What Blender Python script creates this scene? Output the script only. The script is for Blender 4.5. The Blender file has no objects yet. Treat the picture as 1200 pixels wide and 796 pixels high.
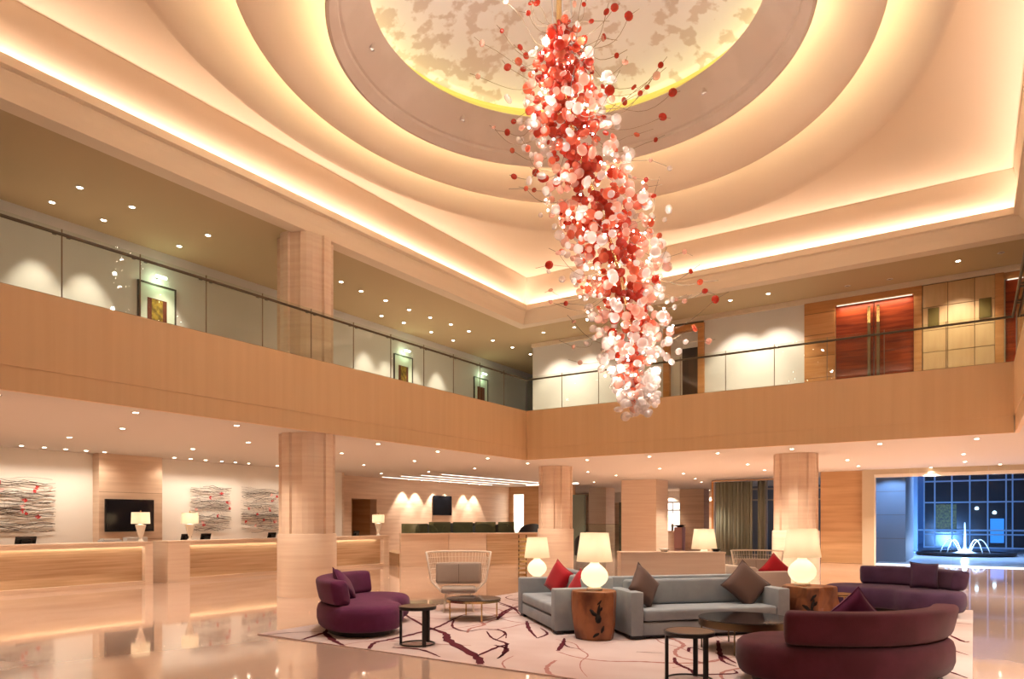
import bpy, bmesh, math, random
from mathutils import Vector, Matrix
PI = math.pi
R = math.radians
rnd = random.Random(7)
S = bpy.context.scene
COL = S.collection

# ------------------------------------------------------------------ camera, world, exposure
cam_d = bpy.data.cameras.new('camera')
cam = bpy.data.objects.new('camera', cam_d)
COL.objects.link(cam)
cam.location = (0, 0, 1.65)
cam.rotation_euler = (R(90), 0, R(33.46))
cam_d.sensor_width = 36.0
cam_d.lens = 24.56
cam_d.shift_y = (610 - 398) / 1200
cam_d.clip_end = 300
cam_d.clip_start = 0.05
S.camera = cam

w = bpy.data.worlds.new('dusk')
S.world = w
w.use_nodes = True
w.node_tree.nodes['Background'].inputs[0].default_value = (0.035, 0.10, 0.30, 1)
w.node_tree.nodes['Background'].inputs[1].default_value = 0.55

S.view_settings.view_transform = 'Standard'
S.view_settings.look = 'None'
S.view_settings.exposure = 0.93
S.view_settings.gamma = 1.0
cy = S.cycles
cy.use_denoising = True
cy.max_bounces = 7
cy.diffuse_bounces = 4
cy.glossy_bounces = 3
cy.transmission_bounces = 3
cy.transparent_max_bounces = 14
cy.caustics_reflective = False
cy.caustics_refractive = False
cy.sample_clamp_indirect = 4.0
cy.use_light_tree = True

# light levels (lamps, strips and bulbs in the building, plus added ring spots)
COVE = 4.4          # rectangular cove strip, W per metre
RING = 11.0
DOME = 4.2
SPOT_LOW = 165.0
SPOT_UP = 60.0
RINGFILL = 420.0  # power of the spots added above the seating
WARM = (1.0, 0.85, 0.68)
PINK = (1.0, 0.83, 0.71)
GOLD = (1.0, 0.80, 0.48)

# room dimensions (metres)
X0, X1, Y0, Y1 = -11.64, 0.72, 1.2, 18.44      # opening of the atrium
CL, FG, FT = 3.54, 3.877, 5.06                 # lower ceiling, fascia groove, fascia top
CU = 7.87                                      # upper gallery ceiling
EC = (-5.46, 9.82)                             # centre of the oval ceiling

# ------------------------------------------------------------------ materials
MATS = {}
def mat(name, color, rough=0.6, metal=0.0, spec=0.5, coat=0.0, sheen=0.0, emit=None, estr=0.0,
        noise=None, bump=None, alpha=None):
    """noise=(scale xyz, colour2, detail, lo, hi); bump=(scale xyz, strength)"""
    m = bpy.data.materials.new(name)
    m.use_nodes = True
    nt = m.node_tree
    b = nt.nodes['Principled BSDF']
    b.inputs['Base Color'].default_value = (*color, 1)
    b.inputs['Roughness'].default_value = rough
    b.inputs['Metallic'].default_value = metal
    b.inputs['Specular IOR Level'].default_value = spec
    b.inputs['Coat Weight'].default_value = coat
    b.inputs['Coat Roughness'].default_value = 0.04
    b.inputs['Sheen Weight'].default_value = sheen
    if emit:
        b.inputs['Emission Color'].default_value = (*emit, 1)
        b.inputs['Emission Strength'].default_value = estr
    def tex(scale, detail):
        tc = nt.nodes.new('ShaderNodeTexCoord')
        mp = nt.nodes.new('ShaderNodeMapping')
        mp.inputs['Scale'].default_value = scale
        nz = nt.nodes.new('ShaderNodeTexNoise')
        nz.inputs['Scale'].default_value = 1.0
        nz.inputs['Detail'].default_value = detail
        nt.links.new(tc.outputs['Object'], mp.inputs[0])
        nt.links.new(mp.outputs[0], nz.inputs['Vector'])
        return nz
    if noise:
        sc, c2, det, lo, hi = noise
        nz = tex(sc, det)
        rp = nt.nodes.new('ShaderNodeValToRGB')
        rp.color_ramp.elements[0].position = lo
        rp.color_ramp.elements[1].position = hi
        rp.color_ramp.elements[0].color = (*color, 1)
        rp.color_ramp.elements[1].color = (*c2, 1)
        nt.links.new(nz.outputs['Fac'], rp.inputs[0])
        nt.links.new(rp.outputs[0], b.inputs['Base Color'])
    if bump:
        nz = tex(bump[0], 3)
        bp = nt.nodes.new('ShaderNodeBump')
        bp.inputs['Strength'].default_value = bump[1]
        bp.inputs['Distance'].default_value = 0.01
        nt.links.new(nz.outputs['Fac'], bp.inputs['Height'])
        nt.links.new(bp.outputs[0], b.inputs['Normal'])
    MATS[name] = m
    return m

def glow(name, color, strength, sample=False):
    m = bpy.data.materials.new(name)
    m.use_nodes = True
    nt = m.node_tree
    nt.nodes.remove(nt.nodes['Principled BSDF'])
    e = nt.nodes.new('ShaderNodeEmission')
    e.inputs[0].default_value = (*color, 1)
    e.inputs[1].default_value = strength
    nt.links.new(e.outputs[0], nt.nodes['Material Output'].inputs[0])
    m.cycles.emission_sampling = 'AUTO' if sample else 'NONE'
    MATS[name] = m
    return m

def glass(name, tint, ior=1.45, dens=0.0, body=None, rough=0.0):
    """thin glass: fresnel reflection over a clear pane; dens mixes in a tinted body"""
    m = bpy.data.materials.new(name)
    m.use_nodes = True
    nt = m.node_tree
    nt.nodes.remove(nt.nodes['Principled BSDF'])
    tr = nt.nodes.new('ShaderNodeBsdfTransparent')
    tr.inputs[0].default_value = (*tint, 1)
    gl = nt.nodes.new('ShaderNodeBsdfGlossy')
    gl.inputs['Roughness'].default_value = rough
    fr = nt.nodes.new('ShaderNodeFresnel')
    fr.inputs[0].default_value = ior
    mx = nt.nodes.new('ShaderNodeMixShader')
    src = tr
    if dens > 0:
        df = nt.nodes.new('ShaderNodeBsdfDiffuse')
        df.inputs[0].default_value = (*(body or tint), 1)
        tl = nt.nodes.new('ShaderNodeBsdfTranslucent')
        tl.inputs[0].default_value = (*(body or tint), 1)
        a = nt.nodes.new('ShaderNodeMixShader')
        a.inputs[0].default_value = 0.5
        nt.links.new(df.outputs[0], a.inputs[1])
        nt.links.new(tl.outputs[0], a.inputs[2])
        c = nt.nodes.new('ShaderNodeMixShader')
        c.inputs[0].default_value = dens
        nt.links.new(tr.outputs[0], c.inputs[1])
        nt.links.new(a.outputs[0], c.inputs[2])
        src = c
    geo = nt.nodes.new('ShaderNodeNewGeometry')
    inv = nt.nodes.new('ShaderNodeMath'); inv.operation = 'SUBTRACT'; inv.inputs[0].default_value = 1.0
    mul = nt.nodes.new('ShaderNodeMath'); mul.operation = 'MULTIPLY'
    nt.links.new(geo.outputs['Backfacing'], inv.inputs[1])
    nt.links.new(inv.outputs[0], mul.inputs[0]); nt.links.new(fr.outputs[0], mul.inputs[1])
    nt.links.new(mul.outputs[0], mx.inputs[0])
    nt.links.new(src.outputs[0], mx.inputs[1])
    nt.links.new(gl.outputs[0], mx.inputs[2])
    nt.links.new(mx.outputs[0], nt.nodes['Material Output'].inputs[0])
    MATS[name] = m
    return m

mat('plaster', (0.81, 0.675, 0.525), 0.85, spec=0.2)
mat('mauve_plaster', (0.56, 0.46, 0.39), 0.8, spec=0.2, noise=((1.2, 1.2, 1.2), (0.60, 0.50, 0.43), 3, .45, .6))
mat('soffit', (0.63, 0.57, 0.515), 0.8, spec=0.2)
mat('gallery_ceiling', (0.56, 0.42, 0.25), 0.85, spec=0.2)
mat('cream_wall', (0.83, 0.785, 0.72), 0.8, spec=0.2)
mat('gallery_wall', (0.70, 0.68, 0.66), 0.8, spec=0.2)
mat('veneer', (0.70, 0.49, 0.29), 0.5, spec=0.35, noise=((6, 6, .25), (0.66, 0.45, 0.26), 4, .35, .7))
mat('stone', (0.74, 0.56, 0.42), 0.35, spec=0.4, noise=((.5, .5, 9), (0.62, 0.44, 0.31), 5, .35, .68))
mat('stone_pale', (0.80, 0.64, 0.50), 0.35, spec=0.4, noise=((.6, .6, 14), (0.73, 0.55, 0.42), 4, .35, .68))
mat('stone_gold', (0.64, 0.45, 0.285), 0.35, spec=0.4, noise=((.6, .6, 16), (0.47, 0.30, 0.165), 5, .35, .68))
mat('stone_dark', (0.55, 0.34, 0.18), 0.4, spec=0.4, noise=((.5, .5, 8), (0.44, 0.26, 0.12), 5, .35, .68))
mat('orange_wood', (0.60, 0.29, 0.11), 0.4, spec=.3, noise=((.8, .8, 12), (0.50, 0.22, 0.075), 4, .35, .68))
mat('panel_wood', (0.66, 0.44, 0.22), 0.4, noise=((7, 7, .8), (0.58, 0.36, 0.17), 4, .35, .68))
mat('red_wood', (0.38, 0.060, 0.014), 0.4, spec=.2, noise=((.9, .9, 14), (0.17, 0.022, 0.006), 4, .35, .68))
mat('joint', (0.16, 0.09, 0.04), 0.9)
mat('marble_floor', (0.65, 0.465, 0.375), 0.06, spec=0.8, coat=0.65, noise=((.7, .22, 1), (0.56, 0.385, 0.30), 5, .35, .7))
mat('rug_ground', (0.66, 0.54, 0.525), 0.95, spec=0.1, sheen=.2, noise=((.45, .6, 1), (0.55, 0.40, 0.375), 3, .40, .62), bump=((90, 90, 90), .3))
mat('rug_vine', (0.10, 0.018, 0.028), 0.95, spec=0.1)
mat('rug_vine_soft', (0.42, 0.20, 0.18), 0.95, spec=0.1)
mat('rug_line', (0.30, 0.18, 0.17), 0.95, spec=0.1)
FB = ((160, 160, 160), .25)
mat('plum_fabric', (0.135, 0.026, 0.090), 0.85, spec=0.15, sheen=.14, noise=((3, 3, 3), (0.11, 0.02, 0.07), 3, .4, .6), bump=FB)
mat('maroon_fabric', (0.085, 0.017, 0.032), 0.85, spec=0.15, sheen=.14, noise=((3, 3, 3), (0.065, 0.012, 0.022), 3, .4, .6), bump=FB)
mat('violet_fabric', (0.088, 0.044, 0.100), 0.85, spec=0.15, sheen=.14, noise=((3, 3, 3), (0.07, 0.034, 0.08), 3, .4, .6), bump=FB)
mat('grey_fabric', (0.315, 0.345, 0.37), 0.9, spec=0.15, sheen=.1, noise=((4, 4, 4), (0.28, 0.31, 0.335), 3, .4, .6), bump=FB)
mat('pale_fabric', (0.56, 0.46, 0.40), 0.9, spec=0.15, sheen=.2, bump=FB)
mat('taupe_fabric', (0.40, 0.32, 0.27), 0.9, spec=0.15, sheen=.2, bump=FB)
mat('red_fabric', (0.42, 0.008, 0.018), 0.8, spec=0.2, sheen=.2, bump=FB)
mat('brown_fabric', (0.125, 0.075, 0.062), 0.75, spec=0.25, sheen=.12, bump=FB)
mat('plinth', (0.012, 0.010, 0.012), 0.5)
mat('black_gloss', (0.010, 0.010, 0.012), 0.08, spec=.35)
mat('black_metal', (0.016, 0.013, 0.012), 0.35, metal=.3)
mat('black_fabric', (0.012, 0.012, 0.013), 0.6)
mat('bronze', (0.16, 0.11, 0.06), 0.3, metal=.9)
mat('gold_metal', (0.75, 0.52, 0.24), 0.25, metal=1.0)
mat('rail_metal', (0.10, 0.08, 0.055), 0.35, metal=.8)
mat('white_wire', (0.95, 0.86, 0.74), 0.4)
mat('table_wood', (0.13, 0.075, 0.045), 0.35, noise=((4, 18, 4), (0.09, 0.05, 0.03), 3, .4, .6))
mat('stump_wood', (0.34, 0.125, 0.045), 0.45, noise=((3.5, 3.5, 2.2), (0.10, 0.026, 0.009), 7, .40, .64), bump=((9, 9, 4), .9))
mat('stump_crack', (0.012, 0.006, 0.004), 0.9)
mat('ceramic', (0.86, 0.80, 0.72), 0.15, coat=.5)
mat('screen', (0.006, 0.006, 0.008), 0.12)
mat('silver', (0.55, 0.56, 0.60), 0.3, metal=.6)
mat('twig', (0.085, 0.06, 0.045), 0.8)
mat('twig_pale', (0.28, 0.22, 0.17), 0.8)
mat('blossom_red', (0.48, 0.03, 0.03), 0.6)
mat('blossom_pink', (0.80, 0.45, 0.42), 0.6)
mat('frame_dark', (0.05, 0.04, 0.03), 0.4)
mat('picture_mat', (0.70, 0.78, 0.68), 0.8)
mat('picture_gold', (0.40, 0.26, 0.03), 0.5, noise=((9, 9, 9), (0.16, 0.10, 0.015), 4, .4, .6))
mat('picture_brown', (0.14, 0.035, 0.015), 0.5)
mat('plaque', (0.16, 0.12, 0.03), 0.4, metal=.5)
mat('curtain', (0.26, 0.28, 0.22), 0.8, sheen=.1)
mat('steel_frame', (0.42, 0.43, 0.44), 0.4, metal=.5)
mat('beige_frame', (0.50, 0.42, 0.30), 0.5)
mat('dark_interior', (0.03, 0.022, 0.018), 0.8)
mat('dark_veneer', (0.09, 0.045, 0.025), 0.6, noise=((12, 12, .6), (0.05, 0.025, 0.014), 3, .4, .6))
mat('green_panel', (0.14, 0.16, 0.12), 0.6)
mat('ext_stone', (0.20, 0.23, 0.28), 0.5)
mat('ext_floor', (0.42, 0.44, 0.48), 0.25, spec=.6, noise=((.6, .6, .6), (0.34, 0.36, 0.40), 3, .4, .6))
mat('ext_mullion', (0.40, 0.44, 0.50), 0.4)
mat('ext_dark', (0.035, 0.028, 0.028), 0.2)
mat('ext_basin', (0.01, 0.01, 0.012), 0.3)
mat('water', (0.80, 0.86, 0.95), 0.2, spec=.5, emit=None)
mat('rim_dark', (0.20, 0.14, 0.08), 0.5)

# painted dome: pale clouds with mauve petals
m = mat('painted_dome', (0.80, 0.70, 0.58), 0.85, spec=.1)
nt = m.node_tree
tc = nt.nodes.new('ShaderNodeTexCoord')
n1 = nt.nodes.new('ShaderNodeTexNoise'); n1.inputs['Scale'].default_value = 3.2; n1.inputs['Detail'].default_value = 3
n2 = nt.nodes.new('ShaderNodeTexNoise'); n2.inputs['Scale'].default_value = 0.35; n2.inputs['Detail'].default_value = 2
ad = nt.nodes.new('ShaderNodeMath'); ad.operation = 'MULTIPLY_ADD'; ad.inputs[1].default_value = .6
rp = nt.nodes.new('ShaderNodeValToRGB')
rp.color_ramp.elements[0].position = .80; rp.color_ramp.elements[0].color = (0.80, 0.78, 0.79, 1)
rp.color_ramp.elements[1].position = .87; rp.color_ramp.elements[1].color = (0.60, 0.52, 0.49, 1)
nt.links.new(tc.outputs['Object'], n1.inputs['Vector']); nt.links.new(tc.outputs['Object'], n2.inputs['Vector'])
nt.links.new(n2.outputs['Fac'], ad.inputs[0]); nt.links.new(n1.outputs['Fac'], ad.inputs[2])
nt.links.new(ad.outputs[0], rp.inputs[0]); nt.links.new(rp.outputs[0], nt.nodes['Principled BSDF'].inputs['Base Color'])

glass('rail_glass', (0.93, 0.96, 0.92), 1.4)
glass('window_glass', (0.80, 0.90, 1.0), 1.35)
glass('green_glass', (0.50, 0.54, 0.42), 1.45, .35, (.16, .18, .12))
glass('table_glass', (0.08, 0.09, 0.08), 1.6)
glass('ball_red', (0.95, 0.40, 0.30), 1.5, .72, (0.50, 0.040, 0.018), .04)
glass('ball_coral', (1.0, 0.60, 0.48), 1.55, .60, (0.72, 0.17, 0.085), .04)
glass('ball_pink', (1.0, 0.86, 0.80), 1.65, .52, (0.88, 0.52, 0.42), .04)
glass('ball_clear', (0.98, 0.95, 0.93), 1.75, .48, (0.88, 0.82, 0.78), .04)

glow('disc_glow', (1.0, 0.86, 0.66), 14.0)
glow('bulb_glow', (1.0, 0.88, 0.74), 45.0)
glow('strip_glow', (1.0, 0.88, 0.74), 2.2, True)
glow('slot_glow', (1.0, 0.86, 0.66), .8)
glow('panel_glow', (1.0, 0.86, 0.70), 2.2, True)
glow('white_window', (1.0, 0.86, 0.76), 1.3)
glow('picture_light', (0.80, 1.0, 0.70), 8.0)
glow('fiber_glow', (0.75, 0.85, 1.0), 3.0)

def shade_mat(name, col, tr=.5):
    """cloth or opal glass lit by the bulb inside it"""
    m = bpy.data.materials.new(name)
    m.use_nodes = True
    nt = m.node_tree
    nt.nodes.remove(nt.nodes['Principled BSDF'])
    df = nt.nodes.new('ShaderNodeBsdfDiffuse'); tl = nt.nodes.new('ShaderNodeBsdfTranslucent'); mx = nt.nodes.new('ShaderNodeMixShader')
    df.inputs[0].default_value = (*col, 1); tl.inputs[0].default_value = (*col, 1); mx.inputs[0].default_value = tr
    nt.links.new(df.outputs[0], mx.inputs[1]); nt.links.new(tl.outputs[0], mx.inputs[2])
    nt.links.new(mx.outputs[0], nt.nodes['Material Output'].inputs[0])
    MATS[name] = m
shade_mat('shade_lit', (0.84, 0.75, 0.58), .5)
shade_mat('gourd_lit', (0.88, 0.84, 0.74), .5)
shade_mat('drum_lit', (0.84, 0.75, 0.58), .5)

# ------------------------------------------------------------------ mesh helpers
def mesh_obj(name, bm, m, parent=None, smooth=False, angle=None):
    me = bpy.data.meshes.new(name)
    bm.normal_update()
    bm.to_mesh(me)
    bm.free()
    if isinstance(m, str):
        m = MATS[m]
    me.materials.append(m)
    if smooth:
        for p in me.polygons:
            p.use_smooth = True
        if angle:
            try:
                me.set_sharp_from_angle(angle=R(angle))
            except Exception:
                pass
    o = bpy.data.objects.new(name, me)
    COL.objects.link(o)
    if parent:
        o.parent = parent
    return o

def add_box(bm, c, s, rot=None, bev=0.0, seg=2):
    b2 = bmesh.new()
    bmesh.ops.create_cube(b2, size=1.0)
    bmesh.ops.scale(b2, vec=s, verts=b2.verts)
    if bev > 0:
        bmesh.ops.bevel(b2, geom=b2.edges[:], offset=bev, segments=seg, profile=.5, affect='EDGES')
    M = Matrix.Translation(c)
    if rot is not None:
        M = M @ rot.to_4x4()
    bmesh.ops.transform(b2, matrix=M, verts=b2.verts)
    merge(bm, b2)

def merge(bm, b2):
    vm = {}
    for v in b2.verts:
        vm[v] = bm.verts.new(v.co)
    for f in b2.faces:
        try:
            bm.faces.new([vm[v] for v in f.verts])
        except ValueError:
            pass
    b2.free()

def mb(x0, x1, y0, y1, z0, z1, bm=None, bev=0):
    bm = bm or bmesh.new()
    add_box(bm, ((x0+x1)/2, (y0+y1)/2, (z0+z1)/2), (abs(x1-x0), abs(y1-y0), abs(z1-z0)), None, bev)
    return bm

def add_lathe(bm, prof, n=24, c=(0, 0, 0), sx=1, sy=1, closed=False):
    rings = []
    for r, z in prof:
        if r < 1e-5:
            rings.append([bm.verts.new((c[0], c[1], c[2]+z))])
        else:
            rings.append([bm.verts.new((c[0]+r*sx*math.cos(2*PI*k/n), c[1]+r*sy*math.sin(2*PI*k/n), c[2]+z)) for k in range(n)])
    prs = list(zip(rings, rings[1:]))
    if closed:
        prs.append((rings[-1], rings[0]))
    for a, b in prs:
        for k in range(n):
            k2 = (k+1) % n
            if len(a) == 1 and len(b) == 1:
                continue
            if len(a) == 1:
                bm.faces.new((a[0], b[k2], b[k]))
            elif len(b) == 1:
                bm.faces.new((a[k], a[k2], b[0]))
            else:
                bm.faces.new((a[k], a[k2], b[k2], b[k]))

def add_tube(bm, pts, r, n=6, closed=False):
    pts = [Vector(p) for p in pts]
    rings = []
    N = len(pts)
    prev = None
    for i, p in enumerate(pts):
        if closed:
            t = pts[(i+1) % N] - pts[i-1]
        else:
            t = pts[min(i+1, N-1)] - pts[max(i-1, 0)]
        t = t.normalized() if t.length > 1e-9 else Vector((0, 0, 1))
        ref = prev if prev is not None else (Vector((0, 0, 1)) if abs(t.z) < .9 else Vector((1, 0, 0)))
        u = (ref - t*ref.dot(t))
        if u.length < 1e-6:
            u = t.orthogonal()
        u.normalize()
        prev = u
        v = t.cross(u)
        rr = r[i] if isinstance(r, (list, tuple)) else r
        rings.append([bm.verts.new(p + rr*(math.cos(2*PI*k/n)*u + math.sin(2*PI*k/n)*v)) for k in range(n)])
    prs = list(zip(rings, rings[1:]))
    if closed:
        prs.append((rings[-1], rings[0]))
    for a, b in prs:
        for k in range(n):
            bm.faces.new((a[k], a[(k+1) % n], b[(k+1) % n], b[k]))
    if not closed:
        bm.faces.new(rings[0][::-1])
        bm.faces.new(rings[-1])

def add_loft(bm, loops, closed_path=False, cap=True):
    """loops: lists of points with equal count"""
    vs = [[bm.verts.new(p) for p in L] for L in loops]
    n = len(vs[0])
    prs = list(zip(vs, vs[1:]))
    if closed_path:
        prs.append((vs[-1], vs[0]))
    for a, b in prs:
        for k in range(n):
            bm.faces.new((a[k], a[(k+1) % n], b[(k+1) % n], b[k]))
    if cap and not closed_path:
        bm.faces.new(vs[0][::-1])
        bm.faces.new(vs[-1])

def add_disc(bm, c, r, n=24, z=0):
    v = [bm.verts.new((c[0]+r*math.cos(2*PI*k/n), c[1]+r*math.sin(2*PI*k/n), c[2])) for k in range(n)]
    bm.faces.new(v)

def empty(name, loc=(0, 0, 0), rz=0.0):
    o = bpy.data.objects.new(name, None)
    o.empty_display_size = .2
    COL.objects.link(o)
    o.location = loc
    o.rotation_euler = (0, 0, rz)
    return o

def tag(o, label, cat, group=None, kind=None):
    o['label'] = label
    o['category'] = cat
    if group:
        o['group'] = group
    if kind:
        o['kind'] = kind
    return o

def thing(name, label, cat, loc=(0, 0, 0), rz=0.0, group=None):
    return tag(empty(name, loc, rz), label, cat, group)

def part(name, bm, m, parent, smooth=False, angle=None, stuff=False, label=None):
    o = mesh_obj(name, bm, m, parent, smooth, angle)
    if stuff:
        o['kind'] = 'stuff'
    if label:
        o['label'] = label
    return o

def struct(name, bm, m, parent=None, smooth=False, angle=None):
    o = mesh_obj(name, bm, m, parent, smooth, angle)
    if parent is None:
        o['kind'] = 'structure'
    return o

def copy_tree(o, parent=None):
    c = o.copy()
    COL.objects.link(c)
    if parent:
        c.parent = parent
    for ch in list(o.children):
        copy_tree(ch, c)
    return c

def light(name, kind, loc, energy, color, parent=None, **kw):
    d = bpy.data.lights.new(name, kind)
    d.energy = energy
    d.color = color
    for k, v in kw.items():
        setattr(d, k, v)
    o = bpy.data.objects.new(name, d)
    COL.objects.link(o)
    o.location = loc
    if parent:
        o.parent = parent
    return o

# ------------------------------------------------------------------ cove strip lights (lamps lying in the troughs)
def strip(name, a, b, up, watt, color, width=.10):
    """long tube lamp from a to b shining along vector `up`"""
    a, b = Vector(a), Vector(b)
    L = (b-a).length
    o = light(name, 'AREA', (a+b)/2, watt*L, color, shape='RECTANGLE', size=L, size_y=width)
    x = (b-a).normalized()
    z = -Vector(up).normalized()
    z = (z - x*z.dot(x)).normalized()
    y = z.cross(x)
    o.rotation_euler = Matrix((x, y, z)).transposed().to_euler()
    return o
zt = 8.33
strip('cove_lamp_left', (X0-.24, Y0, zt), (X0-.24, Y1, zt), (-.3, 0, 1), COVE, PINK)
strip('cove_lamp_right', (X1+.24, Y0, zt), (X1+.24, Y1, zt), (.3, 0, 1), COVE, PINK)
strip('cove_lamp_far', (X0, Y1+.24, zt), (X1, Y1+.24, zt), (0, .3, 1), COVE, PINK)
strip('cove_lamp_near', (X0, Y0-.24, zt), (X1, Y0-.24, zt), (0, -.3, 1), COVE, PINK)

# ------------------------------------------------------------------ setting: floor, ceilings, walls
bm = mb(-34, -3.2, -6, 46, -.2, 0)
mb(-3.2, 12, -6, 29.42, -.2, 0, bm)
struct('floor', bm, 'marble_floor')
def slab(z0, z1, m, name, mupper=None):
    bm = bmesh.new()
    for a in ((-34, X0-.06, -6, 46), (X1+.06, 12, -6, 29.6), (X0-.06, X1+.06, -6, .3), (X0-.06, X1+.06, Y1+.06, 29.6), (X0-.06, -3.6, 29.6, 46)):
        mb(*a, z0, z1, bm)
    return struct(name, bm, m)
slab(CL, 4.98, 'soffit', 'ceiling_lower')
bm = bmesh.new()
for a in ((-34, X0-.30, -6, 46), (X1+.30, 12, -6, 46), (X0-.30, X1+.30, -6, Y0-.30), (X0-.30, X1+.30, Y1+.30, 46)):
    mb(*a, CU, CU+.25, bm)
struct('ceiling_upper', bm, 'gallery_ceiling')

# profiled beam around the opening: swept rectangle with (outward offset, z)
def rect_sweep(bm, prof, close=True, steps=1):
    loops = []
    for (o, z) in prof:
        x0, x1, y0, y1 = X0-o, X1+o, Y0-o, Y1+o
        loops.append([(x0, y0, z), (x1, y0, z), (x1, y1, z), (x0, y1, z)])
    vs = [[bm.verts.new(p) for p in L] for L in loops]
    prs = list(zip(vs, vs[1:]))
    if close:
        prs.append((vs[-1], vs[0]))
    for a, b in prs:
        for k in range(4):
            bm.faces.new((a[k], b[k], b[(k+1) % 4], a[(k+1) % 4]))
bm = bmesh.new()
prof = [(.62, 7.86), (.30, 7.87), (.27, 7.93), (.225, 8.02), (.17, 8.11), (.12, 8.175), (.095, 8.20), (.095, 8.217), (.0, 8.232),
        (.0, 8.36), (.015, 8.385), (.05, 8.385), (.05, 8.29), (.36, 8.27), (.62, 8.27)]
rect_sweep(bm, prof)
struct('trim_1', bm, 'plaster')
bm = bmesh.new()                                        # curved cove wall behind the lip
prof = [(.40, 8.27)]
for k in range(1, 9):
    t = k/8
    prof.append((.40*(1-t)**1.6+.0, 8.27+.95*t))
rect_sweep(bm, prof, False)
o = struct('ceiling_cove', bm, 'plaster', None, True, 30)

# oval ceiling: vault, rings and dome
def ring_pts(a, b, z, n=120):
    return [(EC[0]+a*math.cos(2*PI*k/n), EC[1]+b*math.sin(2*PI*k/n), z) for k in range(n)]
def ring_surface(name, prof, m, angle=40):
    """prof: (semi-axis x, semi-axis y, z) rows"""
    bm = bmesh.new()
    add_loft(bm, [ring_pts(*p) for p in prof], cap=False)
    return struct(name, bm, m, None, True, angle)
E1, E2, E3, E4 = (3.11, 3.11), (3.73, 3.73), (4.61, 5.30), (5.48, 7.16)
Z1, Z2, Z3, Z4 = 9.89, 9.18, 9.02, 8.95
# vault between rectangle and the largest oval
bm = bmesh.new()
N = 160
ins, outs = [], []
cx, cyy = (X0+X1)/2, (Y0+Y1)/2
hx, hy = (X1-X0)/2, (Y1-Y0)/2
angs = [2*PI*k/N for k in range(N)] + [math.atan2(sy*hy, sx*hx) % (2*PI) for sx in (-1, 1) for sy in (-1, 1)]
angs.sort()
rows = []
for t in (0, .15, .35, .6, .85, 1.0):
    row = []
    for a in angs:
        s = min(hx/abs(math.cos(a)) if abs(math.cos(a)) > 1e-6 else 1e9, hy/abs(math.sin(a)) if abs(math.sin(a)) > 1e-6 else 1e9)
        po = Vector((cx+s*math.cos(a), cyy+s*math.sin(a)))
        k = 1/math.sqrt((math.cos(a)/E4[0])**2+(math.sin(a)/E4[1])**2)
        pi_ = Vector((EC[0]+(k-.04)*math.cos(a), EC[1]+(k-.04)*math.sin(a)))
        p = po.lerp(pi_, t)
        row.append((p.x, p.y, 9.22+.12*math.sin(t*PI/2)))
    rows.append(row)
add_loft(bm, rows, cap=False)
struct('ceiling_vault', bm, 'plaster', None, True, 40)
def band(name, Eo, zo, Ei, zi, zrim, m='plaster'):
    """one stepped ring: its lip, the dropping band and the trough hidden behind the next lip"""
    prof = [(Eo[0]+.0, Eo[1]+.0, zrim), (Eo[0], Eo[1], zo+.03), (Eo[0]-.01, Eo[1]-.01, zo+.005), (Eo[0]-.04, Eo[1]-.04, zo)]
    n = 12
    ei = (Ei[0]-.22, Ei[1]-.22)
    for k in range(1, n+1):
        t = k/n
        prof.append((Eo[0]-.04+(ei[0]-Eo[0]+.04)*t, Eo[1]-.04+(ei[1]-Eo[1]+.04)*t, zo+(zi-zo)*t**1.5))
    return ring_surface(name, prof, m, 50)
band('ceiling_ring_outer', E4, Z4, E3, 9.85, 9.40)
band('ceiling_ring_middle', E3, Z3, E2, 9.95, Z3+.05)
prof = [(E2[0]+.0, E2[1]+.0, Z2+.08), (E2[0], E2[1], Z2+.02), (E2[0]-.02, E2[1]-.02, Z2), (E2[0]-.06, E2[1]-.06, Z2),
        (3.55, 3.55, Z2+.14), (3.54, 3.54, Z2+.20), (3.50, 3.50, Z2+.22), (3.14, 3.14, Z1-.03), (3.11, 3.11, Z1), (3.13, 3.13, Z1+.03), (3.45, 3.45, Z1+.02)]
ring_surface('ceiling_ring_inner', prof, 'mauve_plaster', 25)
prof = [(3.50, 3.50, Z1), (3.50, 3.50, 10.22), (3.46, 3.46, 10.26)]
mat('glow_tinted_plaster', (0.80, 0.68, 0.24), 0.85, spec=.2)  # yellow of the cove light put into the rim colour
ring_surface('trim_2', prof, 'glow_tinted_plaster', 30)
prof = []
for k in range(10):
    r_ = 3.46*(1-k/9)+.001
    prof.append((r_, r_, 10.26+.75*(1-(r_/3.46)**2)))
ring_surface('ceiling_dome', prof, 'painted_dome', 60)
def ring_lamp(name, ax, ay, z, strength, color, r=.025):
    bm = bmesh.new()
    add_tube(bm, ring_pts(ax, ay, z, 96), r, 6, True)
    o = mesh_obj(name, bm, glow(name+'_glow', color, strength, True))
    tag(o, '', 'light strip')
    return o
o = ring_lamp('cove_light', E3[0]-.10, E3[1]-.10, Z3+.13, RING, GOLD)
tag(o, 'hidden oval light strip behind the lower, larger inner lip of the ceiling', 'light strip')
o = ring_lamp('cove_light', E2[0]-.10, E2[1]-.10, Z2+.14, RING, GOLD)
tag(o, 'hidden round light strip behind the mauve ring of the ceiling', 'light strip')
o = ring_lamp('cove_light', 3.28, 3.28, Z1+.08, DOME, (1.0, .93, .45))
tag(o, 'hidden yellow light strip around the painted dome', 'light strip')

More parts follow.
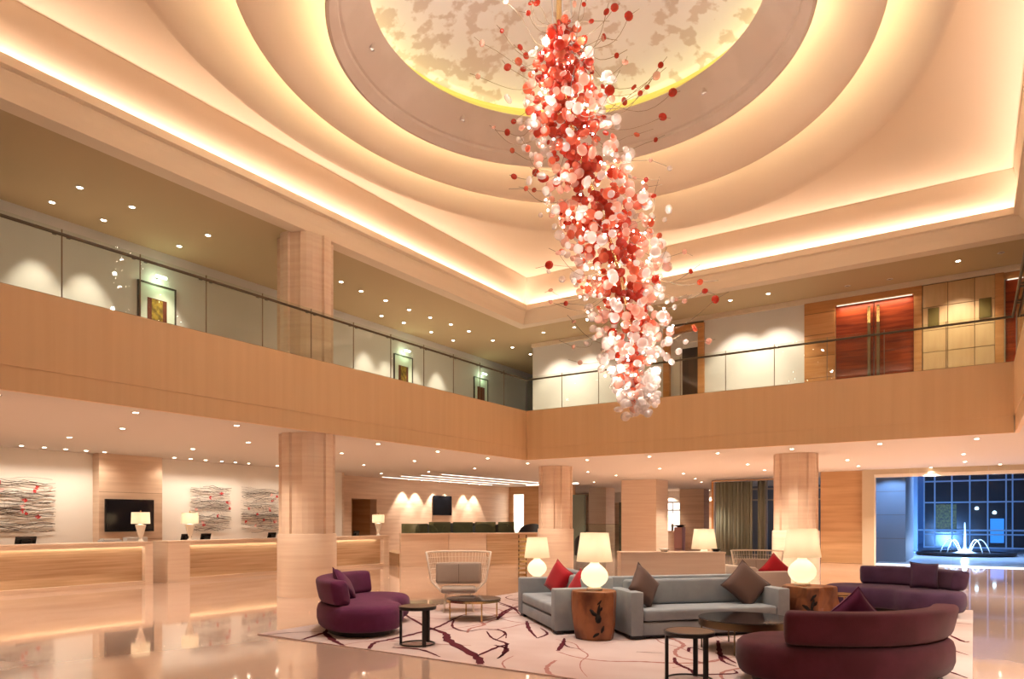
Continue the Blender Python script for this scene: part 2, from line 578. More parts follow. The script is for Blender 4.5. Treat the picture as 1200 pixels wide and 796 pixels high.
# small spots added in the mauve ring, aimed straight down to brighten the seating
for k, nm in enumerate(('far right', 'far middle right', 'far middle left', 'far left', 'near left', 'near middle left', 'near middle right', 'near right')):
    a_ = 2*PI*(k+.5)/8
    t = thing('added_ring_spotlight', 'small added spotlight in the mauve ceiling ring, at its %s side' % nm, 'spotlight', (EC[0]+3.30*math.cos(a_), EC[1]+3.30*math.sin(a_), 9.62), 0, 'added spotlights of the mauve ceiling ring')
    bm = bmesh.new(); add_lathe(bm, [(.035, .02), (.045, 0), (.055, 0), (.055, .14), (0, .14)], 16)
    part('housing', bm, 'mauve_plaster', t, True, 40)
    bm = bmesh.new(); add_lathe(bm, [(.036, .018), (0, .018)], 16)
    part('lens', bm, MATS.get('faint_glow') or glow('faint_glow', (1.0, .86, .70), .7), t)
    light('added_ring_spot', 'SPOT', (0, 0, -.03), RINGFILL, (1, .88, .76), t, spot_size=R(56), spot_blend=.8, shadow_soft_size=.06)

# fascias of the gallery
def fascia(name, x0, x1, y0, y1):
    bm = bmesh.new()
    mb(x0, x1, y0, y1, FG+.02, FT, bm)
    dx = .02 if abs(x1-x0) < 1 else 0
    dy = .02 if abs(y1-y0) < 1 else 0
    mb(x0+dx, x1-dx, y0+dy, y1-dy, CL-.005, FG+.021, bm)
    return struct(name, bm, 'veneer')
fascia('trim_3', X0-.12, X0, .3, Y1+.12)
fascia('trim_4', X0, X1, Y1, Y1+.12)
fascia('trim_5', X1, X1+.12, .3, Y1+.12)

# gallery walls
UX, UY = -15.72, 21.0
struct('wall_gallery_left', mb(UX-.2, UX, -6, 34, 4.98, CU), 'gallery_wall')
bm = bmesh.new()
mb(-13.0, -8.12, UY, UY+.25, 4.98, CU, bm)
mb(-6.86, -3.98, UY, UY+.25, 4.98, CU, bm)
struct('wall_gallery_far', bm, 'gallery_wall')
struct('wall_gallery_end', mb(-16, -13, 33.6, 34, 4.98, CU), 'gallery_wall')
struct('wall_gallery_right', mb(11.6, 12, -6, 46, 4.98, CU), 'gallery_wall')
bm = bmesh.new()                                           # cornice under the gallery ceiling
mb(-13.0, 12, UY-.10, UY, CU-.13, CU, bm)
struct('trim_6', bm, 'plaster')

# lower walls
struct('wall_left', mb(-21.1, -20.8, -6, 19.4, 0, CL), 'cream_wall')
bm = bmesh.new()
mb(-22.4, -22.0, 19.4, 20.95, 0, CL, bm)
mb(-22.4, -22.0, 22.45, 33.2, 0, CL, bm)
mb(-22.4, -22.0, 20.95, 22.45, 2.58, CL, bm)
mb(-22.0, -20.8, 19.3, 19.42, 0, CL, bm)
struct('wall_lounge', bm, 'stone')
bm = bmesh.new()
mb(-23.6, -22.4, 20.8, 20.95, 0, 2.7, bm); mb(-23.6, -22.4, 22.45, 22.6, 0, 2.7, bm); mb(-23.7, -23.5, 20.8, 22.6, 0, 2.7, bm)
mb(-23.6, -22.4, 20.8, 22.6, 2.58, 2.7, bm)
struct('wall_niche', bm, 'stone_dark')
bm = bmesh.new()
mb(-22.4, -21.72, 33, 33.2, 0, CL, bm); mb(-21.0, -17.85, 33, 33.2, 0, CL, bm); mb(-21.72, -21.0, 33, 33.2, 3.12, CL, bm)
struct('wall_lounge_end', bm, 'stone_dark')
struct('wall_back', mb(-34, -9, 44.6, 45, 0, CL), 'stone')
struct('wall_near', mb(-34, 12, -6.2, -6, 0, CU), 'cream_wall')
struct('wall_right', mb(11.8, 12, -6, 29.3, 0, CL), 'stone')
struct('wall_far_left', mb(-34.2, -34, -6, 46, 0, CL), 'cream_wall')
struct('wall_upper_near', mb(-34, 12, -6.2, -6, CU, CU+.3), 'cream_wall')

# ------------------------------------------------------------------ columns and piers
def column(x, y, z0, z1, label, drum=True, r=.60, m='stone_pale', turn=0.0):
    t = thing('fluted_column', label, 'column', (x, y, z0), turn, 'round stone columns of the lobby')
    H = z1-z0
    zb = 1.36 if drum else .0
    if drum:
        bm = bmesh.new()
        add_lathe(bm, [(r+.035, 0), (r+.035, .60), (r+.030, .603), (r+.030, .607), (r+.035, .61), (r+.035, zb-.03), (r+.02, zb), (0, zb)], 48)
        part('drum_base', bm, m, t, True, 40)
    bm = bmesh.new()                                   # shaft of broad facets, every second one set back
    loops = []
    n = 14
    base = []
    for k in range(n):
        a0, a1 = 2*PI*k/n, 2*PI*(k+1)/n
        rr = r-.06 if k % 2 else r
        for a in (a0+.012, (a0+a1)/2, a1-.012):
            base.append((rr*math.cos(a), rr*math.sin(a)))
    add_loft(bm, [[(p[0], p[1], zz) for p in base] for zz in (zb, H)])
    part('shaft', bm, m, t)
    bm = bmesh.new()
    add_lathe(bm, [(r+.012, H-.30), (r+.012, H-.001), (0, H-.001)], 48)
    if not drum:
        bm.free()
    else:
        bm.free()
    return t
column(-12.33, 10.42, 0, CL, 'pale fluted stone column beside the reception desks, drum base to the floor')
column(-12.33, 21.45, 0, CL, 'pale fluted stone column under the inner corner of the gallery, behind the short grey sofa', turn=.2)
column(-4.25, 21.15, 0, CL, 'pale fluted stone column behind the right lit lamp, left of the brown stone pier', turn=.1)
column(-12.42, 10.45, FT-.08, CU, 'upper fluted column standing behind the glass rail of the left gallery', drum=False)

def pier(name, x0, x1, y0, y1, z1, m, label):
    bm = mb(x0, x1, y0, y1, 0, z1, None, .012)
    return tag(mesh_obj(name, bm, m), label, 'pier')
pier('stone_pier', -13.9, -12.16, 30.4, 31.9, CL, 'stone_pale', 'wide square pier of pale banded stone behind the low stone counter')
pier('stone_pier', -18.7, -17.6, 36.4, 37.6, CL, 'stone_pale', 'narrow pale pier behind the lit lamp on the tree stump, left of the wide pier')
pier('stone_pier', -14.9, -13.4, 41.0, 42.0, CL, 'stone', 'distant stone pier left of the long curtain')
pier('stone_pier', -5.0, -3.52, 29.45, 30.2, CL, 'stone_dark', 'brown banded stone pier left of the tall courtyard window')
pier('wood_pier', -13.2, -12.5, 42.4, 42.6, CL, 'orange_wood', 'orange wood strip between the distant stone pier and the curtain')
pier('wood_pier', -20.2, -19.95, 43.8, 44.2, 2.9, 'green_panel', 'thin dark green strip left of the wide square pier')

# ------------------------------------------------------------------ gallery balustrades
def balustrade(label, a, b, n, inward, glass_t=.012):
    """a,b: ends (x,y); inward: unit vector toward the gallery"""
    t = thing('glass_balustrade', label, 'balustrade', (a[0], a[1], FT))
    a3, b3 = Vector((0, 0, 0)), Vector((b[0]-a[0], b[1]-a[1], 0))
    L = b3.length
    d = b3.normalized()
    rot = Matrix.Rotation(math.atan2(d.y, d.x), 3, 'Z')
    step = L/n
    off = Vector((inward[0], inward[1], 0))
    for k in range(n):
        c = d*(step*(k+.5)) + off*.04
        bm = bmesh.new()
        add_box(bm, (c.x, c.y, .52), (step-.012, glass_t, 1.08), rot)
        part('glass_panel', bm, 'rail_glass', t)
    for k in range(1, n):
        c = d*(step*k) + off*.04
        bm = bmesh.new()
        add_box(bm, (c.x, c.y, .52), (.016, .014, 1.08), rot)
        part('panel_joint', bm, 'rim_dark', t)
        for s in (-.10, .10):
            q = d*(step*k+s)
            bm = bmesh.new()
            add_box(bm, ((q+off*.02).x, (q+off*.02).y, .965), (.05, .10, .03), rot)
            part('rail_bracket', bm, 'rail_metal', t)
    bm = bmesh.new()
    p0, p1 = a3-off*.02, b3-off*.02
    add_tube(bm, [p0+Vector((0, 0, .96)), p1+Vector((0, 0, .96))], .026, 10)
    part('handrail', bm, 'rail_metal', t, True, 40)
    bm = bmesh.new()
    c = (a3+b3)/2 + off*.04
    add_box(bm, (c.x, c.y, -.005), (L, .05, .03), rot)
    part('base_channel', bm, 'rim_dark', t)
balustrade('clear glass balustrade with dark handrail along the left gallery', (X0, .3), (X0, Y1), 15, (-1, 0))
balustrade('clear glass balustrade with dark handrail along the far gallery', (X0, Y1), (X1, Y1), 10, (0, 1))
balustrade('clear glass balustrade at the right edge of the gallery', (X1, Y1), (X1, .3), 15, (1, 0))

# ------------------------------------------------------------------ gallery doors, wall panels and pictures
# dark doorway with orange frame
t = tag(empty('door_1', (-7.49, UY, 4.98)), 'dark gallery doorway in an orange wood frame right of the chandelier tip', 'door', kind='structure')
bm = bmesh.new()
mb(-.65, -.46, -.08, .25, 0, 2.70, bm); mb(.46, .65, -.08, .25, 0, 2.70, bm); mb(-.46, .46, -.08, .25, 2.52, 2.70, bm)
part('door_frame', bm, 'orange_wood', t)
bm = mb(-.46, -.10, .10, .16, 0, 2.5); part('sidelight', bm, 'gallery_wall', t)
bm = mb(-.10, .46, .14, .18, 0, 1.72); part('door_leaf', bm, 'dark_veneer', t)
bm = mb(-.10, .46, .12, .18, 1.72, 2.02); part('glazed_transom', bm, 'black_gloss', t)
bm = mb(-.10, .46, .12, .18, 2.02, 2.52); part('header_panel', bm, 'gallery_wall', t)
# orange veneer surround
bm = bmesh.new()
mb(-3.98, -3.18, UY-.05, UY+.25, 4.98, CU-.13, bm); mb(-1.30, -1.12, UY-.05, UY+.25, 4.98, CU-.13, bm)
mb(-3.18, -1.30, UY-.05, UY+.25, 7.58, CU-.13, bm)
o = struct('wall_gallery_wood', bm, 'orange_wood')
for z in (5.62, 6.22, 6.82, 7.42):
    part('joint_line', mb(-3.98, -3.20, UY-.054, UY-.048, z, z+.012), 'joint', o)
# red double door
t = tag(empty('door_2', (-2.24, UY, 4.98)), 'red wood double door with tall brass pulls on the far gallery', 'door', kind='structure')
for s in (-1, 1):
    d = part('door_leaf', mb(min(s*.01, s*.93), max(s*.01, s*.93), .04, .10, 0, 2.56), 'red_wood', t)
    bm = bmesh.new()
    mb(s*.11-.035, s*.11+.035, -.04, .0, .10, 2.44, bm)
    mb(s*.11-.02, s*.11+.02, 0, .04, .4, .46, bm); mb(s*.11-.02, s*.11+.02, 0, .04, 2.0, 2.06, bm)
    part('pull_handle', bm, 'bronze', d)
    part('handle_cap', mb(s*.11-.036, s*.11+.036, -.045, -.005, 1.98, 2.40), 'gold_metal', d)
bm = bmesh.new()
mb(-.95, .95, -.02, .12, 2.56, 2.60, bm)
part('door_head', bm, 'orange_wood', t)
part('light_slot', mb(-.90, .90, -.045, -.02, 2.555, 2.575), 'slot_glow', t)
light('door_lamp', 'AREA', (-2.24, UY-.12, 7.52), 10, WARM, shape='RECTANGLE', size=1.7, size_y=.05)
# panelled wall to its right
bm = mb(-1.12, .62, UY-.02, UY+.25, 4.98, CU-.13)
wp = struct('wall_gallery_panelled', bm, 'joint')
ph = {}
xs = [-1.10, -.55, 0.02, .44]
zs = [4.98, 5.42, 5.98, 6.54, 7.14, 7.72]
for i in range(3):
    for j in range(5):
        hw, hz = xs[i+1]-xs[i]-.012, zs[j+1]-zs[j]-.012
        bm = bmesh.new()
        add_box(bm, (0, 0, 0), (hw, .03, hz), None, .004, 1)
        if (i, round(hz, 2)) in ph:
            bm.free()
            o = ph[(i, round(hz, 2))].copy(); COL.objects.link(o)
        else:
            o = part('wall_panel', bm, 'panel_wood', wp)
            ph[(i, round(hz, 2))] = o
        o.location = ((xs[i]+xs[i+1])/2, UY-.035, (zs[j]+zs[j+1])/2)
        o.parent = wp
part('edge_strip', mb(.44, .62, UY-.05, UY-.02, 4.98, CU-.13), 'orange_wood', wp)
for (x, z, wd, hg, lb) in ((-.86, 6.86, .25, .50, 'bronze plaque on the wood panels next to the red double door'),
                           (.24, 6.92, .26, .50, 'bronze plaque on the wood panels next to the far right door edge')):
    t = thing('wall_plaque', lb, 'plaque', (x, UY-.05, z))
    part('back_plate', mb(-wd/2, wd/2, -.02, 0, -hg/2, hg/2), 'bronze', t)
    part('face_plate', mb(-wd/2+.015, wd/2-.015, -.028, -.018, -hg/2+.015, hg/2-.015), 'plaque', t)
t = tag(empty('door_3', (1.55, UY, 4.98)), 'red wood door at the right edge of the far gallery', 'door', kind='structure')
part('door_leaf', mb(-.90, .9, .02, .08, 0, 2.56), 'red_wood', t)
part('door_frame', mb(-.93, -.90, -.03, .1, 0, 2.6), 'beige_frame', t)
part('light_slot', mb(-.86, .9, -.045, -.02, 2.555, 2.575), 'slot_glow', t)
struct('wall_gallery_far_right', mb(.62, 12, UY+.02, UY+.25, 7.58, CU-.13), 'orange_wood')
struct('wall_gallery_far_end', mb(2.5, 12, UY, UY+.25, 4.98, 7.58), 'orange_wood')

def picture(y, label, cmat):
    t = thing('framed_picture', label, 'picture', (UX, y, 6.44))
    bm = bmesh.new()
    for a in ((-.45, -.42, -.64, .64), (.42, .45, -.64, .64), (-.42, .42, -.64, -.61), (-.42, .42, .61, .64)):
        mb(0, .05, a[0], a[1], a[2], a[3], bm)
    part('frame', bm, 'frame_dark', t)
    part('mount', mb(0.005, .025, -.42, .42, -.61, .61), 'picture_mat', t)
    part('dark_border', mb(.02, .032, -.23, .23, -.32, .30), 'picture_brown', t)
    part('artwork', mb(.02, .037, -.13, .13, -.30, .28), cmat, t)
    l = thing('picture_lamp', 'small lamp above the '+label.split(' on the')[0].replace('framed ', ''), 'lamp', (UX, y, 7.22))
    bm = bmesh.new(); add_tube(bm, [(0, 0, 0), (.16, 0, .05), (.20, 0, .02)], .012, 6)
    part('arm', bm, 'rail_metal', l)
    bm = bmesh.new(); add_tube(bm, [(.2, -.12, 0), (.2, .12, 0)], .03, 8)
    part('lamp_head', bm, 'picture_light', l, True, 40)
    light('lamp_light', 'POINT', (.22, 0, -.06), 2.5, (.75, 1, .62), l, shadow_soft_size=.06)
picture(8.92, 'framed gold picture on the left gallery wall nearest the camera', 'picture_gold')
picture(17.25, 'framed olive picture on the left gallery wall, middle of three', 'picture_gold')
picture(21.6, 'framed brown picture on the left gallery wall, farthest of three', 'picture_brown')

# ------------------------------------------------------------------ recessed downlights
ORD = ['first', 'second', 'third', 'fourth', 'fifth', 'sixth', 'seventh', 'eighth', 'ninth', 'tenth', 'eleventh', 'twelfth',
       'thirteenth', 'fourteenth', 'fifteenth', 'sixteenth', 'seventeenth', 'eighteenth', 'nineteenth', 'twentieth']
def dl_meshes():
    bm = bmesh.new()
    add_lathe(bm, [(.048, 0), (.075, -.002), (.078, -.008), (.050, -.012)], 16, closed=True)
    a = mesh_obj('trim_ring', bm, 'ceramic', None, True, 40)
    bm = bmesh.new()
    add_lathe(bm, [(.052, -.004), (.04, -.014), (0, -.018)], 16)
    b = mesh_obj('lens', bm, 'disc_glow', None, True)
    return a, b
RING0, LENS0 = dl_meshes()
used = [False]
cache = {}
def downlight(x, y, z, label, group, power, cone, on=True, tilt=(0, 0), col=WARM, blend=.7):
    t = thing('recessed_downlight', label, 'downlight', (x, y, z), 0, group)
    for src in (RING0, LENS0):
        if not used[0]:
            o = src
            if src is LENS0:
                used[0] = True
        else:
            o = src.copy()
            COL.objects.link(o)
        o.parent = t
        if src is LENS0 and not on:
            o.data = OFF.data
    if on:
        key = (power, cone, tilt)
        if key not in cache:
            d = bpy.data.lights.new('spot', 'SPOT')
            d.energy = power; d.color = col; d.spot_size = R(cone); d.spot_blend = blend; d.shadow_soft_size = .04
            cache[key] = d
        o = bpy.data.objects.new('spot', cache[key])
        COL.objects.link(o)
        o.parent = t
        o.location = (0, 0, -.05)
        o.rotation_euler = (R(tilt[0]), R(tilt[1]), 0)
bm = bmesh.new(); add_lathe(bm, [(.052, -.004), (0, -.006)], 16)
OFF = mesh_obj('lens', bm, 'rim_dark')
OFF.hide_render = False

UL = [(-15.02, 6.43), (-13.92, 6.43), (-15.02, 7.40), (-13.92, 7.40), (-15.02, 9.05), (-13.92, 9.05), (-13.75, 12.73), (-13.85, 13.54), (-15.01, 15.52), (-13.86, 14.5), (-14.95, 16.45), (-13.9, 15.52), (-13.89, 16.47), (-14.93, 17.76), (-13.83, 17.41), (-15.0, 19.01), (-13.83, 18.36), (-13.85, 19.76), (-13.82, 20.94), (-13.83, 22.17)]
for i, (x, y) in enumerate(UL):
    wall = x < -14.5
    downlight(x, y, CU, 'downlight in the brown left gallery ceiling, %s from left of %s row' % (
        ORD[sum(1 for q in UL if (q[0] < -14.5) == wall and q[1] < y)], 'the wall-side' if wall else 'the rail-side'),
        'downlights of the left gallery', SPOT_UP*(2.2 if wall else 1.0), 52 if wall else 80, tilt=(0, 12) if wall else (0, 0), col=(1.0, .86, .68))
UF = [(-11.87, 19.85, 1), (-10.72, 19.85, 1), (-5.73, 19.85, 1), (-4.70, 19.85, 1), (-2.79, 20.35, 0), (-1.80, 20.38, 0), (-.31, 19.85, 1), (.53, 19.8, 0)]
for i, (x, y, on) in enumerate(UF):
    downlight(x, y, CU, '%s downlight in the ceiling of the far gallery, %s from the left' % ('lit' if on else 'unlit dark', ORD[i]),
              'downlights of the far gallery', SPOT_UP*2.3, 80, on=bool(on), tilt=(24, 0), col=(1.0, .86, .68))
LW = [7.33, 7.86, 8.38, 8.89, 9.40, 9.88, 11.90, 12.42, 12.92, 13.48, 13.97, 14.47, 15.60, 16.1, 16.6, 17.1, 17.6]
for i, y in enumerate(LW):
    if i > 12 and i % 2: continue
    downlight(-20.0, y, CL, 'small downlight along the cream reception wall, %s from the left of its row' % ORD[i],
              'wall-side downlights behind reception', SPOT_LOW*.18, 140, tilt=(0, 0), blend=1.0)
GRID = {}
LC = [(-12.2, 4.47), (-12.2, 6.55), (-14.57, 7.55), (-17.1, 7.68), (-12.2, 8.55), (-14.6, 10.55), (-17.18, 10.73), (-12.23, 12.53), (-14.78, 13.7), (-12.23, 14.82), (-17.3, 17.04), (-19.9, 20.57), (-14.76, 16.74), (-17.6, 20.78), (-15.1, 20.39), (-12.3, 17.27)]
rows = {}
for x, y in LC:
    rows.setdefault('row nearest the gallery edge' if x > -13 else 'middle row' if x > -16 else 'row nearest the desks', []).append((x, y))
for rname, pts in rows.items():
    for i, (x, y) in enumerate(sorted(pts, key=lambda p: p[1])):
        downlight(x, y, CL, 'downlight over reception, %s, %s from the camera' % (rname, ORD[i]),
                  'downlights over the reception side', SPOT_LOW*(.62 if 'desks' in rname else .8), 110)
LF = [(-12.3, 19.55), (-10.06, 19.47), (-12.5, 24.26), (-15.59, 30.91), (-12.47, 26.76), (-7.99, 19.45), (-9.51, 24.12), (-9.75, 27.28), (-10.49, 30.92), (-11.18, 33.83), (-16.4, 40.5), (-16.5, 43.2), (-13.79, 43.2)]
LF.sort(key=lambda p: (p[0]*.834+p[1]*.551)/(p[1]*.834-p[0]*.551))
for i, (x, y) in enumerate(LF):
    downlight(x, y, CL, 'downlight in the far ceiling right of the second column, %s from left' % ORD[i],
              'downlights of the far lobby', SPOT_LOW*(1.9 if y > 22 else .8), 110)
LR = [(-5.99, 19.52), (-6.33, 23.92), (-6.55, 27.11), (-4.0, 19.44), (-1.93, 19.33), (-3.29, 23.95), (-3.33, 26.78), (0.06, 19.36), (-0.24, 23.62), (-0.23, 26.73), (-1.27, 29.0), (0.74, 28.59)]
LR.sort(key=lambda p: (p[0]*.834+p[1]*.551)/(p[1]*.834-p[0]*.551))
for i, (x, y) in enumerate(LR):
    downlight(x, y, CL, 'downlight in the ceiling toward the courtyard window, %s from left' % ORD[i],
              'downlights by the courtyard window', SPOT_LOW*(.6 if x == -4.0 else 2.3), 110)
# the same grid goes on in the part of the lobby beside and behind the camera
for i, (x, y) in enumerate([(-12.2, 2.4), (-14.6, 4.5), (-17.1, 4.6), (-14.6, 1.5), (-9, -1.2), (-6, -1.2), (-3, -1.2), (0, -1.2), (2.2, 3), (2.2, 6), (2.2, 9), (2.2, 12), (2.2, 15), (2.2, 18), (4.5, 22), (4.5, 26)]):
    downlight(x, y, CL, 'downlight outside the photo, beside or behind the camera, %s of the unseen ones' % ORD[i],
              'downlights outside the view', SPOT_LOW*(2.2 if x == 2.2 else 1), 110)
for i, y in enumerate((24.1, 25.0, 26.3, 27.2, 28.7, 29.6)):
    downlight(-21.6, y, CL, 'small downlight grazing the lounge stone wall, %s from the left' % ORD[i],
              'wall-grazing downlights of the lounge', SPOT_LOW*1.1, 75, col=(1, .86, .72), blend=.4)
bpy.data.objects.remove(OFF)

# light slots of the lounge ceiling
for i, x in enumerate((-21.3, -20.2, -19.1, -18.0)):
    t = thing('ceiling_light_slot', 'long white light slot in the lounge ceiling, %s from the lounge wall' % ORD[i], 'light strip', (x, 26.2, CL), 0, 'lounge ceiling light slots')
    part('housing', mb(-.07, .07, -4.2, 4.2, -.02, 0), 'ceramic', t)
    part('diffuser', mb(-.035, .035, -4.1, 4.1, -.028, -.02), 'strip_glow', t)


# ------------------------------------------------------------------ reception desks
def desk(y0, y1, label, post0, post1):
    X = -17.7
    t = thing('reception_desk', label, 'desk', (X, y0, 0), 0)
    L = y1-y0
    bm = bmesh.new()
    mb(-.72, .0, 0, L, 1.04, 1.10, bm, .004)
    part('counter_top', bm, 'stone', t)
    part('fascia_band', mb(-.06, .0, post0, L-post1, .98, 1.04), 'stone', t)
    front = part('recessed_front', mb(-.24, -.16, post0, L-post1, .10, 1.04), 'stone_gold', t)
    part('base_plinth', mb(-.30, -.0, post0, L-post1, 0, .10), 'stone', t)
    if post0 > 0:
        part('end_post', mb(-.72, -.0, 0, post0, 0, 1.04), 'stone_pale', t)
    part('end_post', mb(-.72, -.0, L-post1, L, 0, 1.04), 'stone_pale', t)
    part('work_top', mb(-1.35, -.72, .02, L-.02, .72, .76), 'stone', t)
    bm = bmesh.new()
    mb(-1.30, -1.26, .05, L-.05, 0, .72, bm)
    part('rear_panel', bm, 'stone_gold', t)
    part('light_line', mb(-.155, -.135, post0+.05, L-post1-.05, 1.015, 1.035), 'slot_glow', front)
    o = light('desk_strip', 'AREA', (-.115, L/2, 1.02), 1.0*L, (1, .86, .66), t, shape='RECTANGLE', size=.05, size_y=L-post0-post1-.1)
    o.rotation_euler = (0, R(18), 0)
    return t
desk(2.2, 9.95, 'long stone reception desk on the left with a warm lit recessed front', 0, .20)
desk(10.35, 18.7, 'stone reception desk half behind the column, its pinkish end post at the left', .62, .30)
t = tag(mesh_obj('side_counter', mb(-19.8, -19.12, 10.4, 12.0, 0, .85, None, .01), 'stone'), 'low stone counter seen in the gap between the two reception desks', 'counter')

def urn_lamp(x, y, z, label):
    t = thing('desk_lamp', label, 'lamp', (x, y, z), 0, 'white urn lamps on the reception counters')
    bm = bmesh.new(); add_lathe(bm, [(0, 0), (.075, 0), (.075, .02), (.04, .05), (.035, .10), (.055, .13), (.06, .15), (.09, .26), (.125, .40), (.13, .43), (.05, .45), (.02, .47), (.0, .47)], 20)
    part('base', bm, 'ceramic', t, True, 50)
    bm = bmesh.new(); add_lathe(bm, [(.225, .46), (.215, .76)], 24)
    part('lamp_shade', bm, 'drum_lit', t, True, 40)
    bm = bmesh.new(); add_lathe(bm, [(0, .46), (.012, .47), (.012, .76), (.02, .79), (0, .82)], 8)
    part('finial', bm, 'gold_metal', t, True)
    light('bulb', 'POINT', (0, 0, .62), 2.2, WARM, t, shadow_soft_size=.06)
urn_lamp(-18.05, 9.82, 1.10, 'white urn lamp on the left desk in front of the black television')
urn_lamp(-18.15, 11.25, 1.10, 'white urn lamp at the left end of the second desk, beside the twig panel')
urn_lamp(-18.0, 18.45, 1.10, 'white urn lamp on the desk right of the column, near the niche')

def monitor(x, y, rz, label, w=.42, h=.30, z=.76):
    t = thing('computer_monitor', label, 'monitor', (x, y, z), R(rz), 'monitors on the reception desks')
    bm = bmesh.new(); mb(-.11, .11, -.08, .08, 0, .015, bm); mb(-.02, .02, -.02, .02, .015, .30, bm)
    part('stand', bm, 'black_metal', t)
    bm = bmesh.new(); add_box(bm, (0, .02, .36), (w, .035, h), Matrix.Rotation(R(-12), 3, 'X'), .006, 1)
    disp = part('display_panel', bm, 'black_gloss', t)
    bm = bmesh.new(); add_box(bm, (0, .055, .36), (w*.5, .035, h*.5), Matrix.Rotation(R(-12), 3, 'X'), .006, 1)
    part('rear_cover', bm, 'black_metal', disp)
monitor(-18.65, 7.40, -75, 'black monitor on the left reception desk under the twig panel', .50)
monitor(-18.70, 11.45, -70, 'black monitor behind the urn lamp at the end of the second desk')
monitor(-18.70, 12.05, -70, 'black monitor in front of the twig panel, right of the urn lamp')
monitor(-18.70, 14.35, -70, 'black monitor next to the column on the second desk')
monitor(-18.70, 18.0, -70, 'small black monitor in front of the wall niche')
t = thing('document_tray', 'pale blue and silver document tray on the left desk under the television', 'tray', (-18.80, 9.42, .76))
part('tray_box', mb(-.14, .14, -.24, .24, 0, .38, None, .01), 'silver', t)
part('paper_stack', mb(-.11, .11, -.20, .20, .38, .42), 'ceramic', t)

# stone pier with television
t = tag(mesh_obj('television_pier', mb(-20.8, -20.45, 9.95, 11.78, 0, CL), 'stone'), 'stone wall pier with horizontal veining carrying the television', 'pier')
for z in (1.1, 2.45):
    part('stone_joint', mb(-20.452, -20.447, 9.95, 11.78, z, z+.008), 'joint', t)
def tv(x, y, z, wd, hg, label, ry=0):
    t = thing('television', label, 'television', (x, y, z), ry)
    bez = part('bezel', mb(0, .06, -wd/2, wd/2, -hg/2, hg/2, None, .008), 'black_gloss', t)
    part('screen', mb(.055, .064, -wd/2+.04, wd/2-.04, -hg/2+.06, hg/2-.04), 'screen', bez)
    part('wall_mount', mb(-.03, 0.0, -.3, .3, -.2, .2), 'black_metal', t)
tv(-20.42, 10.78, 1.79, 1.40, .93, 'black wall television on the stone pier behind the left reception desk')
tv(-21.97, 26.95, 2.38, 1.42, .96, 'small black wall television in the lounge, between lit scallops')
tag(mesh_obj('wall_shelf', mb(-20.45, -20.2, 10.6, 11.2, .98, 1.16, None, .01), 'gallery_wall'), 'small grey box below the television on the stone pier', 'box')

# twig wall panels with red blossoms
def twig_art(y0, y1, z0, z1, label, seed, nb):
    r_ = random.Random(seed)
    yc, W, H = (y0+y1)/2, y1-y0, z1-z0
    t = thing('twig_wall_art', label, 'wall art', (-20.8, yc, z0), 0, 'twig panels behind reception')
    for nm, mm, cnt in (('twig_bundle', 'twig', 38), ('pale_twig_bundle', 'twig_pale', 12)):
        bm = bmesh.new()
        rows = [H*(k+.5)/9 for k in range(9)]
        for k in range(cnt):
            zc = r_.choice(rows)+r_.uniform(-.09, .09)
            a = -W/2+abs(r_.gauss(0, .05)) if r_.random() < .55 else r_.uniform(-W/2, 0)
            b = W/2-abs(r_.gauss(0, .05)) if r_.random() < .55 else r_.uniform(0, W/2)
            sl = r_.uniform(-.05, .05); ph = r_.uniform(0, 6); am = r_.uniform(.01, .045)
            pts = [(.04+.03*r_.random(), a+(b-a)*u/9, zc+sl*(u/9-.5)*2+am*math.sin(ph+u*1.1)+r_.gauss(0, .008)) for u in range(10)]
            add_tube(bm, pts, r_.uniform(.003, .0075), 4)
        for k in range(cnt):
            yy, zz = r_.uniform(-W/2+.05, W/2-.05), r_.uniform(.05, H-.05)
            a = r_.uniform(0, PI); l = r_.uniform(.1, .26)
            add_tube(bm, [(.07, yy-l/2*math.cos(a), zz-l/2*math.sin(a)), (.09, yy+r_.gauss(0, .02), zz+r_.gauss(0, .02)), (.07, yy+l/2*math.cos(a), zz+l/2*math.sin(a))], .0025, 4)
        part(nm, bm, mm, t, stuff=True)
    for k in range(nb):
        yy, zz = r_.uniform(-W/2+.12, W/2-.1), r_.uniform(.15, H-.12)
        bm = bmesh.new()
        for q in range(5):
            a = q*2*PI/5+r_.random()
            d = Vector((.3, math.cos(a), math.sin(a))).normalized()
            s = Vector((0, -math.sin(a), math.cos(a)))
            c = Vector((.10, yy, zz))
            L_ = r_.uniform(.04, .085)
            vs = [bm.verts.new(p) for p in (c, c+d*L_*.6+s*.025, c+d*L_, c+d*L_*.6-s*.025)]
            bm.faces.new(vs)
        o = part('blossom', bm, 'blossom_red' if r_.random() < .62 else 'blossom_pink', t)
        md = o.modifiers.new('thick', 'SOLIDIFY'); md.thickness = .006
twig_art(7.0, 8.98, 1.36, 2.76, 'wide woven twig panel with red blossoms at the far left of the cream wall', 3, 14)
twig_art(12.85, 14.35, 1.32, 2.74, 'woven twig panel with few red blossoms right of the television', 5, 9)
twig_art(14.70, 16.30, 1.25, 2.76, 'woven twig panel with red blossoms next to the column', 8, 12)

